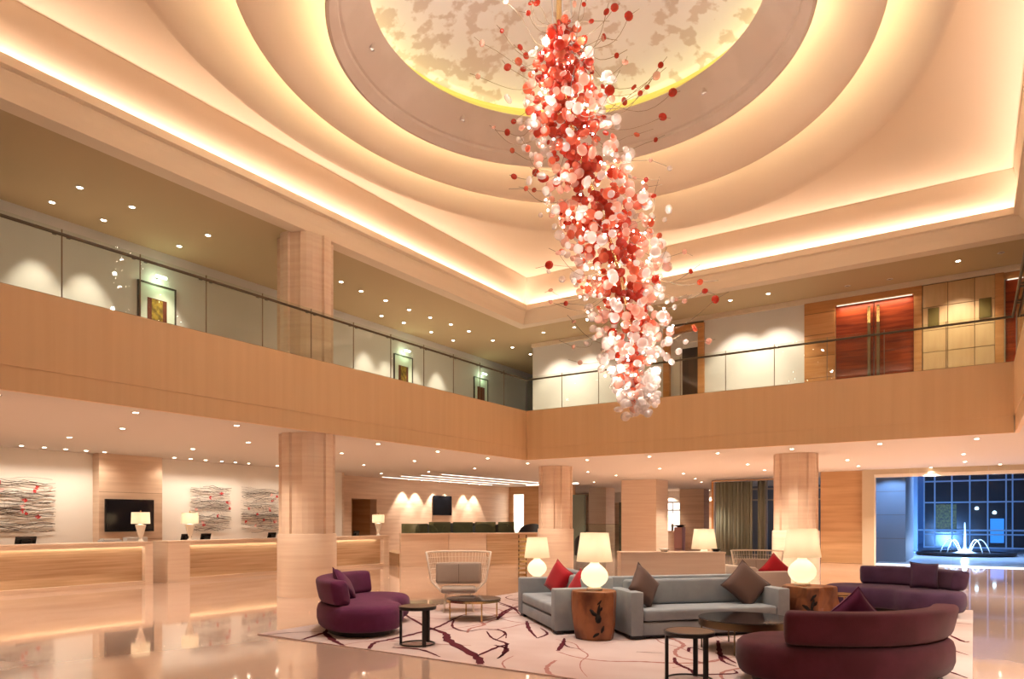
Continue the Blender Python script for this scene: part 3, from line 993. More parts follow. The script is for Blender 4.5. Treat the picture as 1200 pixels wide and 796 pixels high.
# ------------------------------------------------------------------ lounge behind the low stone wall
a, b = Vector((-16.9, 18.45, 0)), Vector((-13.1, 23.7, 0))
d = (b-a).normalized(); nrm = Vector((d.y, -d.x, 0))
t = thing('low_stone_wall', 'low stone wall of coloured slabs in front of the dark lounge chairs', 'low wall', tuple(a), math.atan2(d.y, d.x))
L = (b-a).length
xs = [0, 1.75, 3.2, 5.2, L]
for i, m_ in enumerate(('stone', 'stone_pale', 'stone_gold', 'stone')):
    off = -.10 if i == 3 else 0
    part('stone_slab', mb(xs[i]+.006, xs[i+1]-.006, .02-off, .30, 0, 1.14, None, .006), m_, t)
part('coping', mb(0, L, -.01, .34, 1.14, 1.19, None, .006), 'stone_pale', t)
t2 = thing('tinted_glass_screen', 'row of dark tinted glass screens standing on the low lounge wall', 'glass screen', tuple(a+Vector((0, 0, 1.19))), math.atan2(d.y, d.x))
for (u0, u1) in ((.05, 1.0), (1.05, 1.85), (1.95, 2.7), (2.8, 3.6), (3.7, 4.35)):
    part('glass_pane', mb(u0, u1, .15, .165, 0, .40 if u0 > 1 else .34), 'green_glass', t2)
def P2(u, v):
    q = a+d*u-nrm*v
    return q.x, q.y
platform = bmesh.new()
add_box(platform, (a+d*(L/2)-nrm*2.1).to_tuple()[:2]+(.22,), (L, 3.2, .44), Matrix.Rotation(math.atan2(d.y, d.x), 3, 'Z'))
struct('floor_lounge_platform', platform, 'stone_dark')
def tub_chair(x, y, z, rz, label):
    t = thing('tub_chair', label, 'chair', (x, y, z), R(rz), 'dark tub chairs in the lounge')
    part('seat', mb(-.36, .36, -.36, .34, .16, .46, None, .05), 'black_fabric', t)
    bm = bmesh.new()
    loops = []
    for k in range(13):
        an = R(-20+220*k/12)
        c, s = math.cos(an), math.sin(an)
        h = .78+.30*max(0, math.sin(an))**.7
        lo = []
        for (r_, z_) in ((.34, .12), (.46, .12), (.48, h-.06), (.44, h), (.38, h), (.34, h-.06)):
            lo.append((r_*c, r_*s, z_))
        loops.append(lo)
    add_loft(bm, loops)
    part('curved_back', bm, 'black_fabric', t, True, 50)
    for sx in (-1, 1):
        for sy in (-1, 1):
            bm = bmesh.new(); add_tube(bm, [(sx*.26, sy*.26, 0), (sx*.26, sy*.26, .17)], .022, 8)
            part('leg', bm, 'black_metal', t)
for i, (u, v, rz, lb) in enumerate(((1.45, 1.95, 60, 'leftmost dark tub chair in the lounge'), (2.25, .95, 200, 'second dark tub chair from the left in the lounge'),
        (3.3, 1.0, 230, 'dark tub chair in the lounge under the wall television'), (4.33, 1.35, 40, 'dark tub chair in the lounge right of the wall television'),
        (5.36, 1.1, 230, 'dark tub chair in the lounge left of the bright upright panel'), (6.40, 1.3, 235, 'rightmost dark tub chair in the lounge, under the bright upright panel'))):
    x, y = P2(u, v)
    tub_chair(x, y, .44, rz, lb)
t = thing('lounge_sofa', 'dark square-backed lounge sofa below the wall television', 'sofa', P2(2.85, 2.65)+(.44,), math.atan2(d.y, d.x))
part('seat', mb(-.9, .9, -.4, .4, .1, .45, None, .04), 'black_fabric', t); part('backrest', mb(-.9, .9, .25, .45, .45, 1.10, None, .05), 'black_fabric', t)
for s in (-1, 1):
    part('armrest', mb(s*.9-.09, s*.9+.09, -.4, .45, .1, .65, None, .04), 'black_fabric', t)
    part('foot', mb(s*.75-.04, s*.75+.04, -.3, .3, 0, .1), 'black_metal', t)
t = thing('backlit_panel', 'bright upright backlit panel in the lounge end wall', 'light panel', (-21.36, 33.05, 0))
part('diffuser', mb(-.34, .34, -.01, .03, .3, 3.1), 'panel_glow', t)
bm = bmesh.new(); mb(-.37, -.34, -.06, .05, .25, 3.12, bm); mb(.34, .37, -.06, .05, .25, 3.12, bm); mb(-.34, .34, -.06, .05, .25, .3, bm)
part('panel_frame', bm, 'stone', t)
tag(mesh_obj('green_wall_panel', mb(-17.86, -17.0, 32.6, 32.75, .0, 3.0), 'green_panel'), 'grey green partition panel right of the second column', 'panel')
o = tag(mesh_obj('light_band', mb(-19.6, -16.6, 31.0, 31.2, CL-.06, CL), 'strip_glow'), 'bright thin ceiling band right of the second column', 'light strip')
for k, (x, y) in enumerate(((-15.2, 26.2), (-14.2, 27.3))):
    tub_chair(x, y, .0, 220, ('left' if k == 0 else 'right')+' dark tub chair right of the second column')
bm = bmesh.new()
t = thing('glass_screen', 'low green glass screen left of the narrow pier', 'glass screen', (-14.6, 30.5, 0), .5)
part('glass_pane', mb(-1.2, .6, 0, .02, 0, 1.45), 'rail_glass', t)
part('top_rail', mb(-1.2, .6, -.01, .03, 1.45, 1.47), 'rim_dark', t)

# distant window, bust-like lamp and pedestal between the piers
t = tag(empty('window_1', (-16.1, 44.55, 0)), 'bright white distant window with dark bars', 'window', kind='structure')
part('pane', mb(-1.1, .7, -.02, .0, .9, 2.85), 'white_window', t)
for x in (-.55, .12):
    part('window_bar', mb(x-.03, x+.03, -.06, -.02, .9, 2.85), 'steel_frame', t)
part('window_bar', mb(-1.1, .7, -.06, -.02, 2.28, 2.36), 'steel_frame', t)
part('window_bar', mb(-1.1, .7, -.06, -.02, 2.80, 2.90), 'steel_frame', t)
struct('ceiling_bulkhead', mb(-22, -12.6, 43.7, 44.6, 2.88, CL), 'soffit')
x, y = -15.35, 41.0
t = thing('globe_lamp', 'small far lamp with a round lit globe, seen right of the wide square pier', 'lamp', (x, y, 0))
bm = bmesh.new(); add_lathe(bm, [(0, 0), (.3, 0), (.3, .95), (.34, .98), (.34, 1.02), (0, 1.02)], 20)
part('pedestal', bm, 'stone_pale', t, True, 40)
bm = bmesh.new(); add_lathe(bm, [(0, 1.02), (.07, 1.02), (.06, 1.25), (.16, 1.30), (.06, 1.34), (.05, 1.44), (0, 1.44)], 14)
part('stem', bm, 'bronze', t, True, 40)
bm = bmesh.new(); add_lathe(bm, [(.0, 1.44)]+[(.34*math.sin(R(a_)), 1.75-.34*math.cos(R(a_))) for a_ in range(20, 171, 15)]+[(0, 2.09)], 18)
part('globe', bm, 'gourd_lit', t, True)
light('inner_bulb', 'POINT', (0, 0, 1.75), 6, WARM, t, shadow_soft_size=.08)
t = thing('white_pedestal', 'pinkish white lit pedestal with a dark tray far right of the wide pier', 'pedestal', (-14.35, 39.5, 0))
part('body', mb(-.25, .25, -.25, .25, 0, 1.25, None, .02), 'blossom_pink', t)
bm = bmesh.new(); add_lathe(bm, [(0, 1.25), (.12, 1.25), (.36, 1.36), (.34, 1.38), (0, 1.30)], 18)
part('tray', bm, 'black_gloss', t, True, 40)

# ------------------------------------------------------------------ curtain and its windows
t = thing('long_curtain', 'long olive grey curtain with deep folds right of the distant piers', 'curtain', (-10.1, 32.4, 0))
bm = bmesh.new()
ptsA = []
n = 150
for k in range(n+1):
    u = k/n
    x = 1.75*u
    ang = u*9*2*PI
    ptsA.append((x+.02*math.sin(ang*2), .09*math.sin(ang)+.03*math.sin(ang*2.3+1)+(-.0 if u > .12 else .5*(.12-u)**1.0*8*.5)))
front = [bm.verts.new((p[0], p[1], .02)) for p in ptsA]
top = [bm.verts.new((p[0], p[1]*.85, 3.42)) for p in ptsA]
for k in range(n):
    bm.faces.new((front[k], front[k+1], top[k+1], top[k]))
o = part('drape', bm, 'curtain', t, True)
o.modifiers.new('thick', 'SOLIDIFY').thickness = .012
bm = bmesh.new()
add_tube(bm, [(-.25, .65, 3.48), (-.15, .25, 3.48), (.05, -.02, 3.48), (.4, -.06, 3.48), (4.4, -.1, 3.48)], .035, 8)
part('curtain_track', bm, 'stone_dark', t, True)
for (x0, x1, lb) in ((1.98, 2.32, 'narrow olive grey curtain panel between the two blue window gaps'), (2.72, 3.3, 'olive grey curtain panel beside the third column')):
    t = thing('curtain_panel', lb, 'curtain', (-10.1, 32.4, 0))
    bm = bmesh.new()
    k_ = 40
    pa = [(x0+(x1-x0)*i/k_, .07*math.sin(i/k_*(x1-x0)*32)) for i in range(k_+1)]
    f_ = [bm.verts.new((p[0], p[1], .02)) for p in pa]; g_ = [bm.verts.new((p[0], p[1], 3.44)) for p in pa]
    for i in range(k_):
        bm.faces.new((f_[i], f_[i+1], g_[i+1], g_[i]))
    o = part('drape', bm, 'curtain', t, True)
    o.modifiers.new('thick', 'SOLIDIFY').thickness = .012
t = tag(empty('window_2', (-10.3, 33.0, 0)), 'tall dusk blue window behind the curtains', 'window', kind='structure')
part('pane', mb(0, 5.9, .03, .045, .05, CL), 'window_glass', t)
for x in (.02, 1.45, 2.12, 2.42, 3.6, 4.4, 5.2):
    part('mullion', mb(x-.035, x+.035, -.03, .08, .0, CL), 'steel_frame', t)
for z in (.02, 2.55, 3.05):
    part('transom_bar', mb(0, 5.9, -.025, .075, z, z+.07), 'steel_frame', t)
struct('wall_window_left', mb(-10.42, -10.3, 33.0, 33.2, 0, CL), 'orange_wood')
tag(mesh_obj('dusk_wall', mb(-12.3, -5.5, 40, 40.3, 0, 7), 'ext_stone'), 'outside wall in blue dusk light behind the curtained window', 'wall')

# ------------------------------------------------------------------ courtyard window and courtyard
t = tag(empty('window_3', (0, 29.3, 0)), 'tall courtyard window with pale header and blue courtyard beyond', 'window', kind='structure')
part('side_jamb', mb(-3.50, -3.10, -.12, .12, 0, CL), 'beige_frame', t)
part('inner_jamb', mb(-3.10, -3.05, -.06, .06, 0, 3.30), 'ceramic', t)
for i, (x0, x1) in enumerate(((-3.1, -1.95), (-1.94, .42), (.43, 1.9), (1.91, 5.0), (5.01, 11.8))):
    part('header_panel', mb(x0, x1, -.14, .1, 3.36, CL), 'beige_frame', t)
part('header_rail', mb(-3.1, 11.8, -.09, .09, 3.24, 3.36), 'ceramic', t)
part('ground_glow_strip', mb(-3.05, 11.8, .16, .42, 0.0, .03), glow('ground_strip_glow', (.95, .97, 1.0), 1.5, True), t)  # glowing strip stands in for the brightly lit wet ground
for i, (x0, x1) in enumerate(((-3.05, -.68), (-.665, 1.7), (1.715, 4.1), (4.115, 6.5), (6.515, 11.8))):
    part('pane', mb(x0, x1, -.01, .01, .02, 3.24), 'window_glass', t)
struct('floor_courtyard', mb(-3.2, 30, 29.42, 70, -.2, 0), 'ext_floor')
o = tag(mesh_obj('courtyard_wall', mb(-3.6, -2.25, 31.7, 36, 0, 5.2), 'ext_stone'), 'blue grey stone block just outside the courtyard window', 'wall')
for z in (.92, 1.86, 2.8):
    part('stone_joint', mb(-3.5, -2.26, 31.694, 31.70, z, z+.012), 'joint', o)
tag(mesh_obj('blue_wall', mb(-6, -2.55, 44, 44.3, 0, 6), 'ext_stone'), 'blue lit wall left of the dark glazed facade', 'wall')
t = thing('glazed_facade', 'dark glazed facade with pale mullions across the courtyard', 'building', (0, 49, 0))
xs = [-2.5, -1.95, -1.08, -.19, .68, 1.55, 1.85, 2.45, 3.35, 4.25]
zs = [.05, .82, 2.72, 3.98, 5.2]
for i in range(len(xs)-1):
    for j in range(len(zs)-1):
        part('dark_pane', mb(xs[i]+.03, xs[i+1]-.03, .05, .08, zs[j]+.04, zs[j+1]-.04), 'ext_dark', t)
for x in xs:
    part('mullion', mb(x-.035, x+.035, -.05, .12, 0, 5.2), 'ext_mullion', t)
for z in zs:
    part('transom_bar', mb(-2.5, 4.25, -.06, .1, z-.04, z+.04), 'ext_mullion', t)
part('guard_rail', mb(-4, 4.25, -.35, -.30, 1.02, 1.12), 'ext_mullion', t)
part('upper_wall', mb(-2.55, 4.3, .0, .4, 5.2, 7), 'ext_stone', t)
part('lit_room', mb(-1.9, -.85, -.01, .04, .95, 2.6), 'picture_gold', t, label='yellow lit pane of the facade')
part('blue_screen', mb(.8, 1.45, -.01, .04, .35, 1.75), 'blue_pane' if 'blue_pane' in MATS else glow('blue_pane', (.05, .28, .85), .75), t, label='blue glowing pane of the facade')
for (x, z, lb) in ((.15, 2.35, 'left'), (1.0, 2.1, 'right')):
    bm = bmesh.new(); add_lathe(bm, [(0, -.1), (.09, -.06), (.1, 0), (.06, .08), (0, .1)], 12, (x, -.02, z))
    part('facade_lamp', bm, glow('facade_lamp_glow', (.7, .95, 1.0), 3.0), t, True)
tag(mesh_obj('neighbour_facade', mb(4.4, 30, 47, 47.4, 0, 7.5), 'ext_dark'), 'dark building beyond the right end of the glazed facade', 'building')
# fountain
fx, fy = -.35, 39.2
t = thing('fountain', 'small courtyard fountain with one tall jet and curving jets over a black basin', 'fountain', (fx, fy, 0))
bm = bmesh.new(); add_lathe(bm, [(0, 0), (1.9, 0), (2.0, .06), (2.0, .16), (1.86, .16), (1.84, .10), (0, .10)], 48)
part('basin', bm, 'ext_basin', t, True, 40)
wg = glow('jet_glow', (.72, .86, 1.0), 1.4)
bm = bmesh.new(); add_tube(bm, [(0, 0, .1), (0, 0, .5), (.01, 0, 1.0), (0, .01, 1.55)], [.075, .055, .05, .025], 8)
part('tall_jet', bm, 'water', t, True)
for k in range(8):
    an = k*PI/4
    for q, (rr, hh) in enumerate(((.62, .62),)):
        bm = bmesh.new()
        pts = []
        for u in range(11):
            s_ = u/10
            pts.append((math.cos(an)*(.22+rr*s_*1.25), math.sin(an)*(.22+rr*s_*1.25), .1+hh*4*s_*(1-s_)*(1.0)+.05*(1-s_)))
        add_tube(bm, pts, .02, 6)
        part('curved_jet', bm, 'water', t, True)
bm = bmesh.new(); add_lathe(bm, [(0, .40), (.12, .30), (.35, .16), (.60, .11), (0, .105)], 18)
part('foam', bm, 'water', t, True)
light('fountain_lamp', 'POINT', (0, -.5, .45), 60, (.72, .86, 1), t, shadow_soft_size=.1)
light('outdoor_blue_light', 'AREA', (-8.5, 36.5, 4.5), 260, (.25, .48, 1.0), None, shape='DISK', size=2.0)  # blue light added to brighten the dusk wall, without a fixture
light('outdoor_blue_light', 'AREA', (-.5, 36.5, 5.5), 420, (.5, .68, 1.0), None, shape='DISK', size=3.0, spread=R(110))
light('outdoor_blue_light', 'SPOT', (-1.6, 40.5, .4), 1500, (.22, .48, 1.0), None, spot_size=R(100), shadow_soft_size=.1).rotation_euler = (R(95), 0, R(22))
light('outdoor_blue_light', 'SPOT', (-2.7, 30.0, 3.3), 160, (.40, .62, 1.0), None, spot_size=R(80), shadow_soft_size=.1).rotation_euler = (R(48), 0, 0)

# ------------------------------------------------------------------ rug
t = thing('area_rug', 'large pale pink area rug with dark plum branching vines under the seating group', 'rug', (0, 0, 0))
part('pile', mb(-8.62, -.01, 6.38, 15.2, 0.001, .016), 'rug_ground', t)
VINES = [(0.16, [(-4.66, 6.40), (-4.98, 6.75), (-5.95, 7.44), (-6.35, 7.86), (-7.1, 8.28), (-8.25, 9.09)]), (0.08, [(-4.98, 6.75), (-5.11, 7.38), (-5.14, 7.66), (-5.56, 7.92), (-5.97, 8.36)]), (0.06, [(-5.14, 7.66), (-4.79, 7.05), (-4.69, 6.78)]), (0.1, [(-6.41, 6.40), (-6.66, 6.76), (-6.67, 7.07), (-6.71, 7.62), (-6.85, 8.31), (-7.13, 9.0), (-7.36, 9.67), (-7.19, 9.97)]), (0.1, [(-7.67, 6.40), (-7.88, 6.97), (-8.1, 7.21)]), (0.12, [(-7.88, 6.97), (-7.25, 6.58), (-6.83, 6.38)]), (0.08, [(-6.23, 6.64), (-5.83, 6.72), (-5.32, 6.49)]), (0.09, [(-6.51, 9.41), (-6.92, 10.15), (-7.14, 10.76), (-7.18, 11.14), (-6.86, 10.95)]), (0.06, [(-7.97, 11.51), (-7.2, 10.93), (-6.64, 10.33)]), (0.06, [(-7.1, 9.02), (-6.66, 8.43), (-6.23, 8.19), (-6.13, 8.51), (-5.76, 8.5), (-5.4, 8.02)]), (0.04, [(-8.41, 6.40), (-8.27, 6.72), (-7.96, 7.04)]), (0.06, [(-6.52, 9.4), (-6.99, 10.47), (-7.18, 11.14)]), (0.06, [(-7.71, 11.23), (-7.1, 10.79), (-6.49, 10.08)]), (0.05, [(-5.96, 8.62), (-5.63, 8.34), (-5.42, 7.79)]), (0.07, [(-5.23, 7.5), (-4.91, 7.33), (-4.69, 6.78)]), (0.08, [(-6.04, 9.57), (-5.56, 8.88), (-5.04, 8.26)]), (0.06, [(-5.04, 8.26), (-5.12, 8.67), (-5.48, 9.07)]), (0.09, [(-4.34, 7.61), (-4.56, 8.14), (-4.73, 8.47)]), (0.04, [(-4.52, 8.07), (-4.33, 7.9), (-4.11, 7.86)]), (0.07, [(-2.97, 8.0), (-2.83, 7.69), (-2.57, 7.42), (-2.48, 7.22), (-2.6, 7.2)]), (0.06, [(-2.5, 7.2), (-2.13, 7.51), (-2.18, 7.68)]), (0.08, [(-2.9, 9.46), (-2.63, 8.65), (-2.43, 8.11), (-2.21, 7.88)]), (0.08, [(-2.64, 8.56), (-2.26, 8.06)]), (0.03, [(-3.49, 8.08), (-3.18, 8.19)]), (0.06, [(-2.95, 8.44), (-3.03, 8.75), (-2.74, 8.58)]), (0.04, [(-0.3, 13.18), (-0.05, 13.15)]), (0.07, [(-0.28, 11.7), (-0.11, 11.19), (-0.05, 11.26)]), (0.04, [(-0.25, 10.43), (-0.05, 10.09)]), (0.05, [(-0.23, 8.91), (-0.05, 8.62)])]
def smooth_path(pts, n=6):
    out = []
    P_ = [Vector(p) for p in pts]
    for i in range(len(P_)-1):
        p0, p1, p2, p3 = P_[max(i-1, 0)], P_[i], P_[i+1], P_[min(i+2, len(P_)-1)]
        for k in range(n):
            u = k/n
            out.append(.5*((2*p1)+(p2-p0)*u+(2*p0-5*p1+4*p2-p3)*u*u+(3*p1-p0-3*p2+p3)*u*u*u))
    out.append(P_[-1])
    return out
def ribbon(bm, pts, wd, z, taper=True):
    q = smooth_path(pts)
    N_ = len(q)
    L_, R_ = [], []
    for i, p in enumerate(q):
        tt = (q[min(i+1, N_-1)]-q[max(i-1, 0)]).normalized()
        nn = Vector((-tt.y, tt.x))
        k = wd/2*(.55+.45*math.cos(i*1.3)**2)*(1 if not taper else (1-.55*abs(2*i/(N_-1)-.7)))
        cl = lambda v: (min(max(v.x, -8.61), -.02), min(max(v.y, 6.39), 15.19), z)
        L_.append(bm.verts.new(cl(p+nn*k)))
        R_.append(bm.verts.new(cl(p-nn*k)))
    for i in range(N_-1):
        bm.faces.new((R_[i], R_[i+1], L_[i+1], L_[i]))
bm = bmesh.new()
for wd, pts in VINES:
    ribbon(bm, pts, wd*1.05, .0185)
rr = random.Random(21)
for k in range(20):                                     # the same vines under and behind the seats
    x, y = rr.uniform(-8, -.6), rr.uniform(10.8, 14.8)
    a_ = rr.uniform(0, 6.28)
    pts = [(x, y)]
    for q in range(5):
        a_ += rr.uniform(-.8, .8)
        x += .45*math.cos(a_); y += .45*math.sin(a_)
        pts.append((x, y))
    ribbon(bm, pts, .07, .0185)
part('vine_pattern', bm, 'rug_vine', t, stuff=True)
bm = bmesh.new()
for k in range(46):
    x, y = rr.uniform(-8.3, -.6), rr.uniform(6.7, 14.8)
    a_ = rr.uniform(0, 6.28)
    pts = [(x, y)]
    for q in range(6):
        a_ += rr.uniform(-.7, .7)
        x += .4*math.cos(a_); y += .4*math.sin(a_)
        pts.append((x, y))
    ribbon(bm, pts, rr.choice((.03, .05, .08)), .0172)
part('faint_vine_pattern', bm, 'rug_vine_soft', t, stuff=True)
RUGZ = .019

# ------------------------------------------------------------------ cushions
def cushion(loc, size, m, rz, tilt, roll, label, thick=.17, group=None):
    """square pillow standing upright, facing local -Y; tilt leans it back, roll turns it onto a corner"""
    t = thing('throw_pillow', label, 'pillow', loc, 0, group)
    t.rotation_euler = (Matrix.Rotation(R(rz), 3, 'Z') @ Matrix.Rotation(R(-tilt), 3, 'X') @ Matrix.Rotation(R(roll), 3, 'Y')).to_euler()
    bm = bmesh.new()
    n = 10
    g = {}
    for s in (-1, 1):
        for i in range(n+1):
            for j in range(n+1):
                u, v = 2*i/n-1, 2*j/n-1
                edge = i in (0, n) or j in (0, n)
                if edge and s == 1:
                    g[(s, i, j)] = g[(-1, i, j)]
                    continue
                pin = 1-.09*(1-abs(u)**2)*(abs(v)**4)
                pin2 = 1-.09*(1-abs(v)**2)*(abs(u)**4)
                h = thick/2*(max(0, (1-u**4)*(1-v**4)))**.6
                g[(s, i, j)] = bm.verts.new((u*size/2*pin2, s*h, v*size/2*pin))
    for s in (-1, 1):
        for i in range(n):
            for j in range(n):
                f = [g[(s, i, j)], g[(s, i+1, j)], g[(s, i+1, j+1)], g[(s, i, j+1)]]
                try:
                    bm.faces.new(f if s == -1 else f[::-1])
                except ValueError:
                    pass
    bmesh.ops.recalc_face_normals(bm, faces=bm.faces)
    cov = part('cover', bm, m, t, True)
    bm = bmesh.new()
    pts = []
    for i in range(n): pts.append(g_pt(i, 0, n, size))
    for j in range(n): pts.append(g_pt(n, j, n, size))
    for i in range(n): pts.append(g_pt(n-i, n, n, size))
    for j in range(n): pts.append(g_pt(0, n-j, n, size))
    add_tube(bm, pts, .006, 5, True)
    part('piping', bm, m, cov, True)
    return t
def g_pt(i, j, n, size):
    u, v = 2*i/n-1, 2*j/n-1
    return (u*size/2*(1-.09*(1-abs(v)**2)*(abs(u)**4)), 0, v*size/2*(1-.09*(1-abs(u)**2)*(abs(v)**4)))

# ------------------------------------------------------------------ box sofas
def box_sofa(loc, rz, L, D, m, label, back=.80, arm=.65, seat=.40, aw=.19):
    t = thing('box_sofa', label, 'sofa', (loc[0], loc[1], RUGZ if loc[2] is None else loc[2]), R(rz))
    f, b = -D/2, D/2
    part('base', mb(-L/2+aw, L/2-aw, f+.03, b-.02, .05, .225, None, .012), m, t, True, 35)
    for s in (-1, 1):
        part('armrest', mb(s*L/2, s*(L/2-aw), f, b-.01, .05, arm, None, .022), m, t, True, 35)
    bm = mb(-L/2+.01, L/2-.01, b-.17, b, .05, back, None, .03)
    part('backrest', bm, m, t, True, 35)
    bm = bmesh.new()
    add_box(bm, (0, (f+.02+b-.34)/2, (.245+seat)/2), (L-2*aw-.012, b-.34-f-.02, seat-.245), None, .035, 3)
    part('seat_cushion', bm, m, t, True, 40)
    bm = bmesh.new()
    add_box(bm, (0, b-.255, (seat+back-.03)/2-.005), (L-2*aw-.012, .17, back-.03-seat), Matrix.Rotation(R(-4), 3, 'X'), .045, 3)
    part('back_cushion', bm, m, t, True, 40)
    for sx in (-1, 1):
        for sy in (-1, 1):
            part('foot', mb(sx*(L/2-.13)-.10, sx*(L/2-.13)+.10, sy*(D/2-.09)-.05, sy*(D/2-.09)+.05, 0, .05), 'plinth', t)
    part('recessed_plinth', mb(-L/2+.25, L/2-.25, f+.08, b-.08, .02, .055), 'plinth', t)
    return t
box_sofa((-3.395, 10.04, None), 47, 2.46, .96, 'grey_fabric', 'long grey box sofa facing the camera, with two brown pillows')
box_sofa((-5.46, 9.70, None), -43, 2.16, .90, 'grey_fabric', 'shorter grey box sofa seen from its end, with red pillows')
box_sofa((-3.92, 14.46, None), 137, 1.9, .90, 'pale_fabric', 'pale beige sofa behind the long grey sofa, with a red pillow', back=.74)
U = Vector((.682, .731, 0)); NV = Vector((.731, -.682, 0))
def onB(u, v, z):                                      # u along sofa B from its middle, v towards the camera from its middle
    q = Vector((-3.395, 10.04, 0))+U*u+NV*v
    return (q.x, q.y, z+RUGZ)
cushion(onB(-.86, .08, .69), .50, 'brown_fabric', 47+28, 16, 43, 'brown pillow standing on its corner at the left end of the long grey sofa')
cushion(onB(.80, .02, .67), .55, 'brown_fabric', 47-8, 18, 45, 'brown pillow standing on its corner at the right end of the long grey sofa')
def onA(u, v, z):
    q = Vector((-5.46, 9.70, 0))+NV*u-U*v
    return (q.x, q.y, z+RUGZ)
cushion(onA(-.25, -.02, .67), .50, 'red_fabric', -20, 14, 26, 'bright red pillow tilted on the shorter grey sofa, left one')
cushion(onA(.45, -.14, .60), .44, 'red_fabric', -25, 16, 30, 'red pillow half hidden behind the white lamp on the tree stump')
cushion((-3.28, 14.42, .66), .50, 'red_fabric', 40, 12, 45, 'red pillow on the pale sofa left of the right lit lamp')
cushion((-4.55, 14.95, .52), .40, 'red_fabric', 40, 12, 10, 'small red pillow just right of the low stone counter')

# ------------------------------------------------------------------ crescent sofas
CR, CW = 1.03, .57                                      # centre-line radius and half width of the crescent seat
def crescent_outline(off, n=26, half=R(36)):
    pts = []
    ro, ri = CR+CW-off, CR-CW+off
    rc = CW-off
    cyc = CR
    for k in range(n+1):                               # outer arc (towards -y)
        a_ = -half+2*half*k/n
        pts.append((ro*math.sin(a_), cyc-ro*math.cos(a_)))
    c1 = (CR*math.sin(half), cyc-CR*math.cos(half))
    for k in range(1, 12):
        a_ = half-PI/2+PI*k/12
        pts.append((c1[0]+rc*math.cos(a_), c1[1]+rc*math.sin(a_)))
    for k in range(n+1):
        a_ = half-2*half*k/n
        pts.append((ri*math.sin(a_), cyc-ri*math.cos(a_)))
    c2 = (-c1[0], c1[1])
    for k in range(1, 12):
        a_ = PI/2-half+PI*k/12
        pts.append((c2[0]+rc*math.cos(a_), c2[1]+rc*math.sin(a_)))
    return pts
def crescent_sofa(p_left, p_right, m, label, mirror=False, a0=R(-29), a1=R(47), back_h=.765):
    """p_left / p_right: plan points of the two ends of the backrest for local angles a0 and a1"""
    rb = CR+CW-.14
    e0 = Vector((rb*math.sin(a0), CR-rb*math.cos(a0))); e1 = Vector((rb*math.sin(a1), CR-rb*math.cos(a1)))
    if mirror:
        e0.x, e1.x = -e0.x, -e1.x
    want = Vector(p_right)-Vector(p_left); have = e1-e0
    rz = math.atan2(want.y, want.x)-math.atan2(have.y, have.x)
    mid = (Vector(p_left)+Vector(p_right))/2
    hm = (e0+e1)/2
    ox = mid.x-(hm.x*math.cos(rz)-hm.y*math.sin(rz)); oy = mid.y-(hm.x*math.sin(rz)+hm.y*math.cos(rz))
    t = thing('crescent_sofa', label, 'sofa', (ox, oy, RUGZ), rz)
    mx = -1 if mirror else 1
    def lay(off, z):
        L_ = [(mx*p[0], p[1], z) for p in crescent_outline(off)]
        return L_ if mx == 1 else L_[::-1]
    bm = bmesh.new()
    add_loft(bm, [lay(o_, z_) for o_, z_ in ((.10, .07), (.055, .085), (.025, .12), (.0, .20), (.0, .32), (.02, .385), (.055, .415), (.10, .43), (.22, .438))])
    part('seat', bm, m, t, True, 70)
    bm = bmesh.new()
    add_loft(bm, [lay(.16, 0), lay(.16, .072)])
    part('plinth', bm, 'plinth', t)
    bm = bmesh.new()
    loops = []
    n = 30
    th, zb, zt_ = .135, .435, back_h
    def sect(s):
        out = []
        for k in range(20):
            an = 2*PI*k/20
            c_, s_ = math.cos(an), math.sin(an)
            e = .42
            x_ = math.copysign(abs(c_)**e, c_)*th*s
            z_ = math.copysign(abs(s_)**e, s_)*(zt_-zb)/2*(.5+.5*s)
            out.append((x_, z_))
        return out
    for k in range(-4, n+5):
        if k < 0 or k > n:
            q = (-k if k < 0 else k-n)/4
            s = max(.05, max(0, 1-q**3)**.5)
            da = -.05*q if k < 0 else .05*q
            an = (a0 if k < 0 else a1)+da
        else:
            s = 1
            an = a0+(a1-a0)*k/n
        loop = []
        for (x_, z_) in sect(s):
            r_ = rb+x_+(.035*(z_/(zt_-zb)*2) if True else 0)
            loop.append((mx*r_*math.sin(an), CR-r_*math.cos(an), (zb+zt_)/2+z_))
        loops.append(loop)
    add_loft(bm, loops)
    bmesh.ops.recalc_face_normals(bm, faces=bm.faces)
    part('curved_backrest', bm, m, t, True, 60)
    return t
crescent_sofa((-1.52, 7.02), (-.22, 8.60), 'maroon_fabric', 'maroon crescent sofa at the front right, seen from behind', a0=R(-37), a1=R(42))
crescent_sofa((-8.50, 8.38), (-7.42, 6.86), 'plum_fabric', 'plum crescent sofa at the left edge of the rug, next to the black side table', a0=R(-44), a1=R(40), back_h=.79)
crescent_sofa((-.20, 14.10), (-1.75, 14.85), 'violet_fabric', 'violet crescent sofa at the right rear of the rug, before the courtyard window', mirror=False, a0=R(-44), a1=R(28))
cushion((-8.03, 7.50, .66), .46, 'plum_fabric', 126, 32, 40, 'plum pillow standing on its corner against the left crescent sofa')
cushion((-1.03, 7.88, .67), .46, 'plum_fabric', 222, 16, 45, 'plum pillow peeking over the backrest of the front crescent sofa')
cushion((-.72, 14.18, .68), .46, 'violet_fabric', 22, 14, 4, 'violet pillow upright on the rear right crescent sofa', thick=.15)

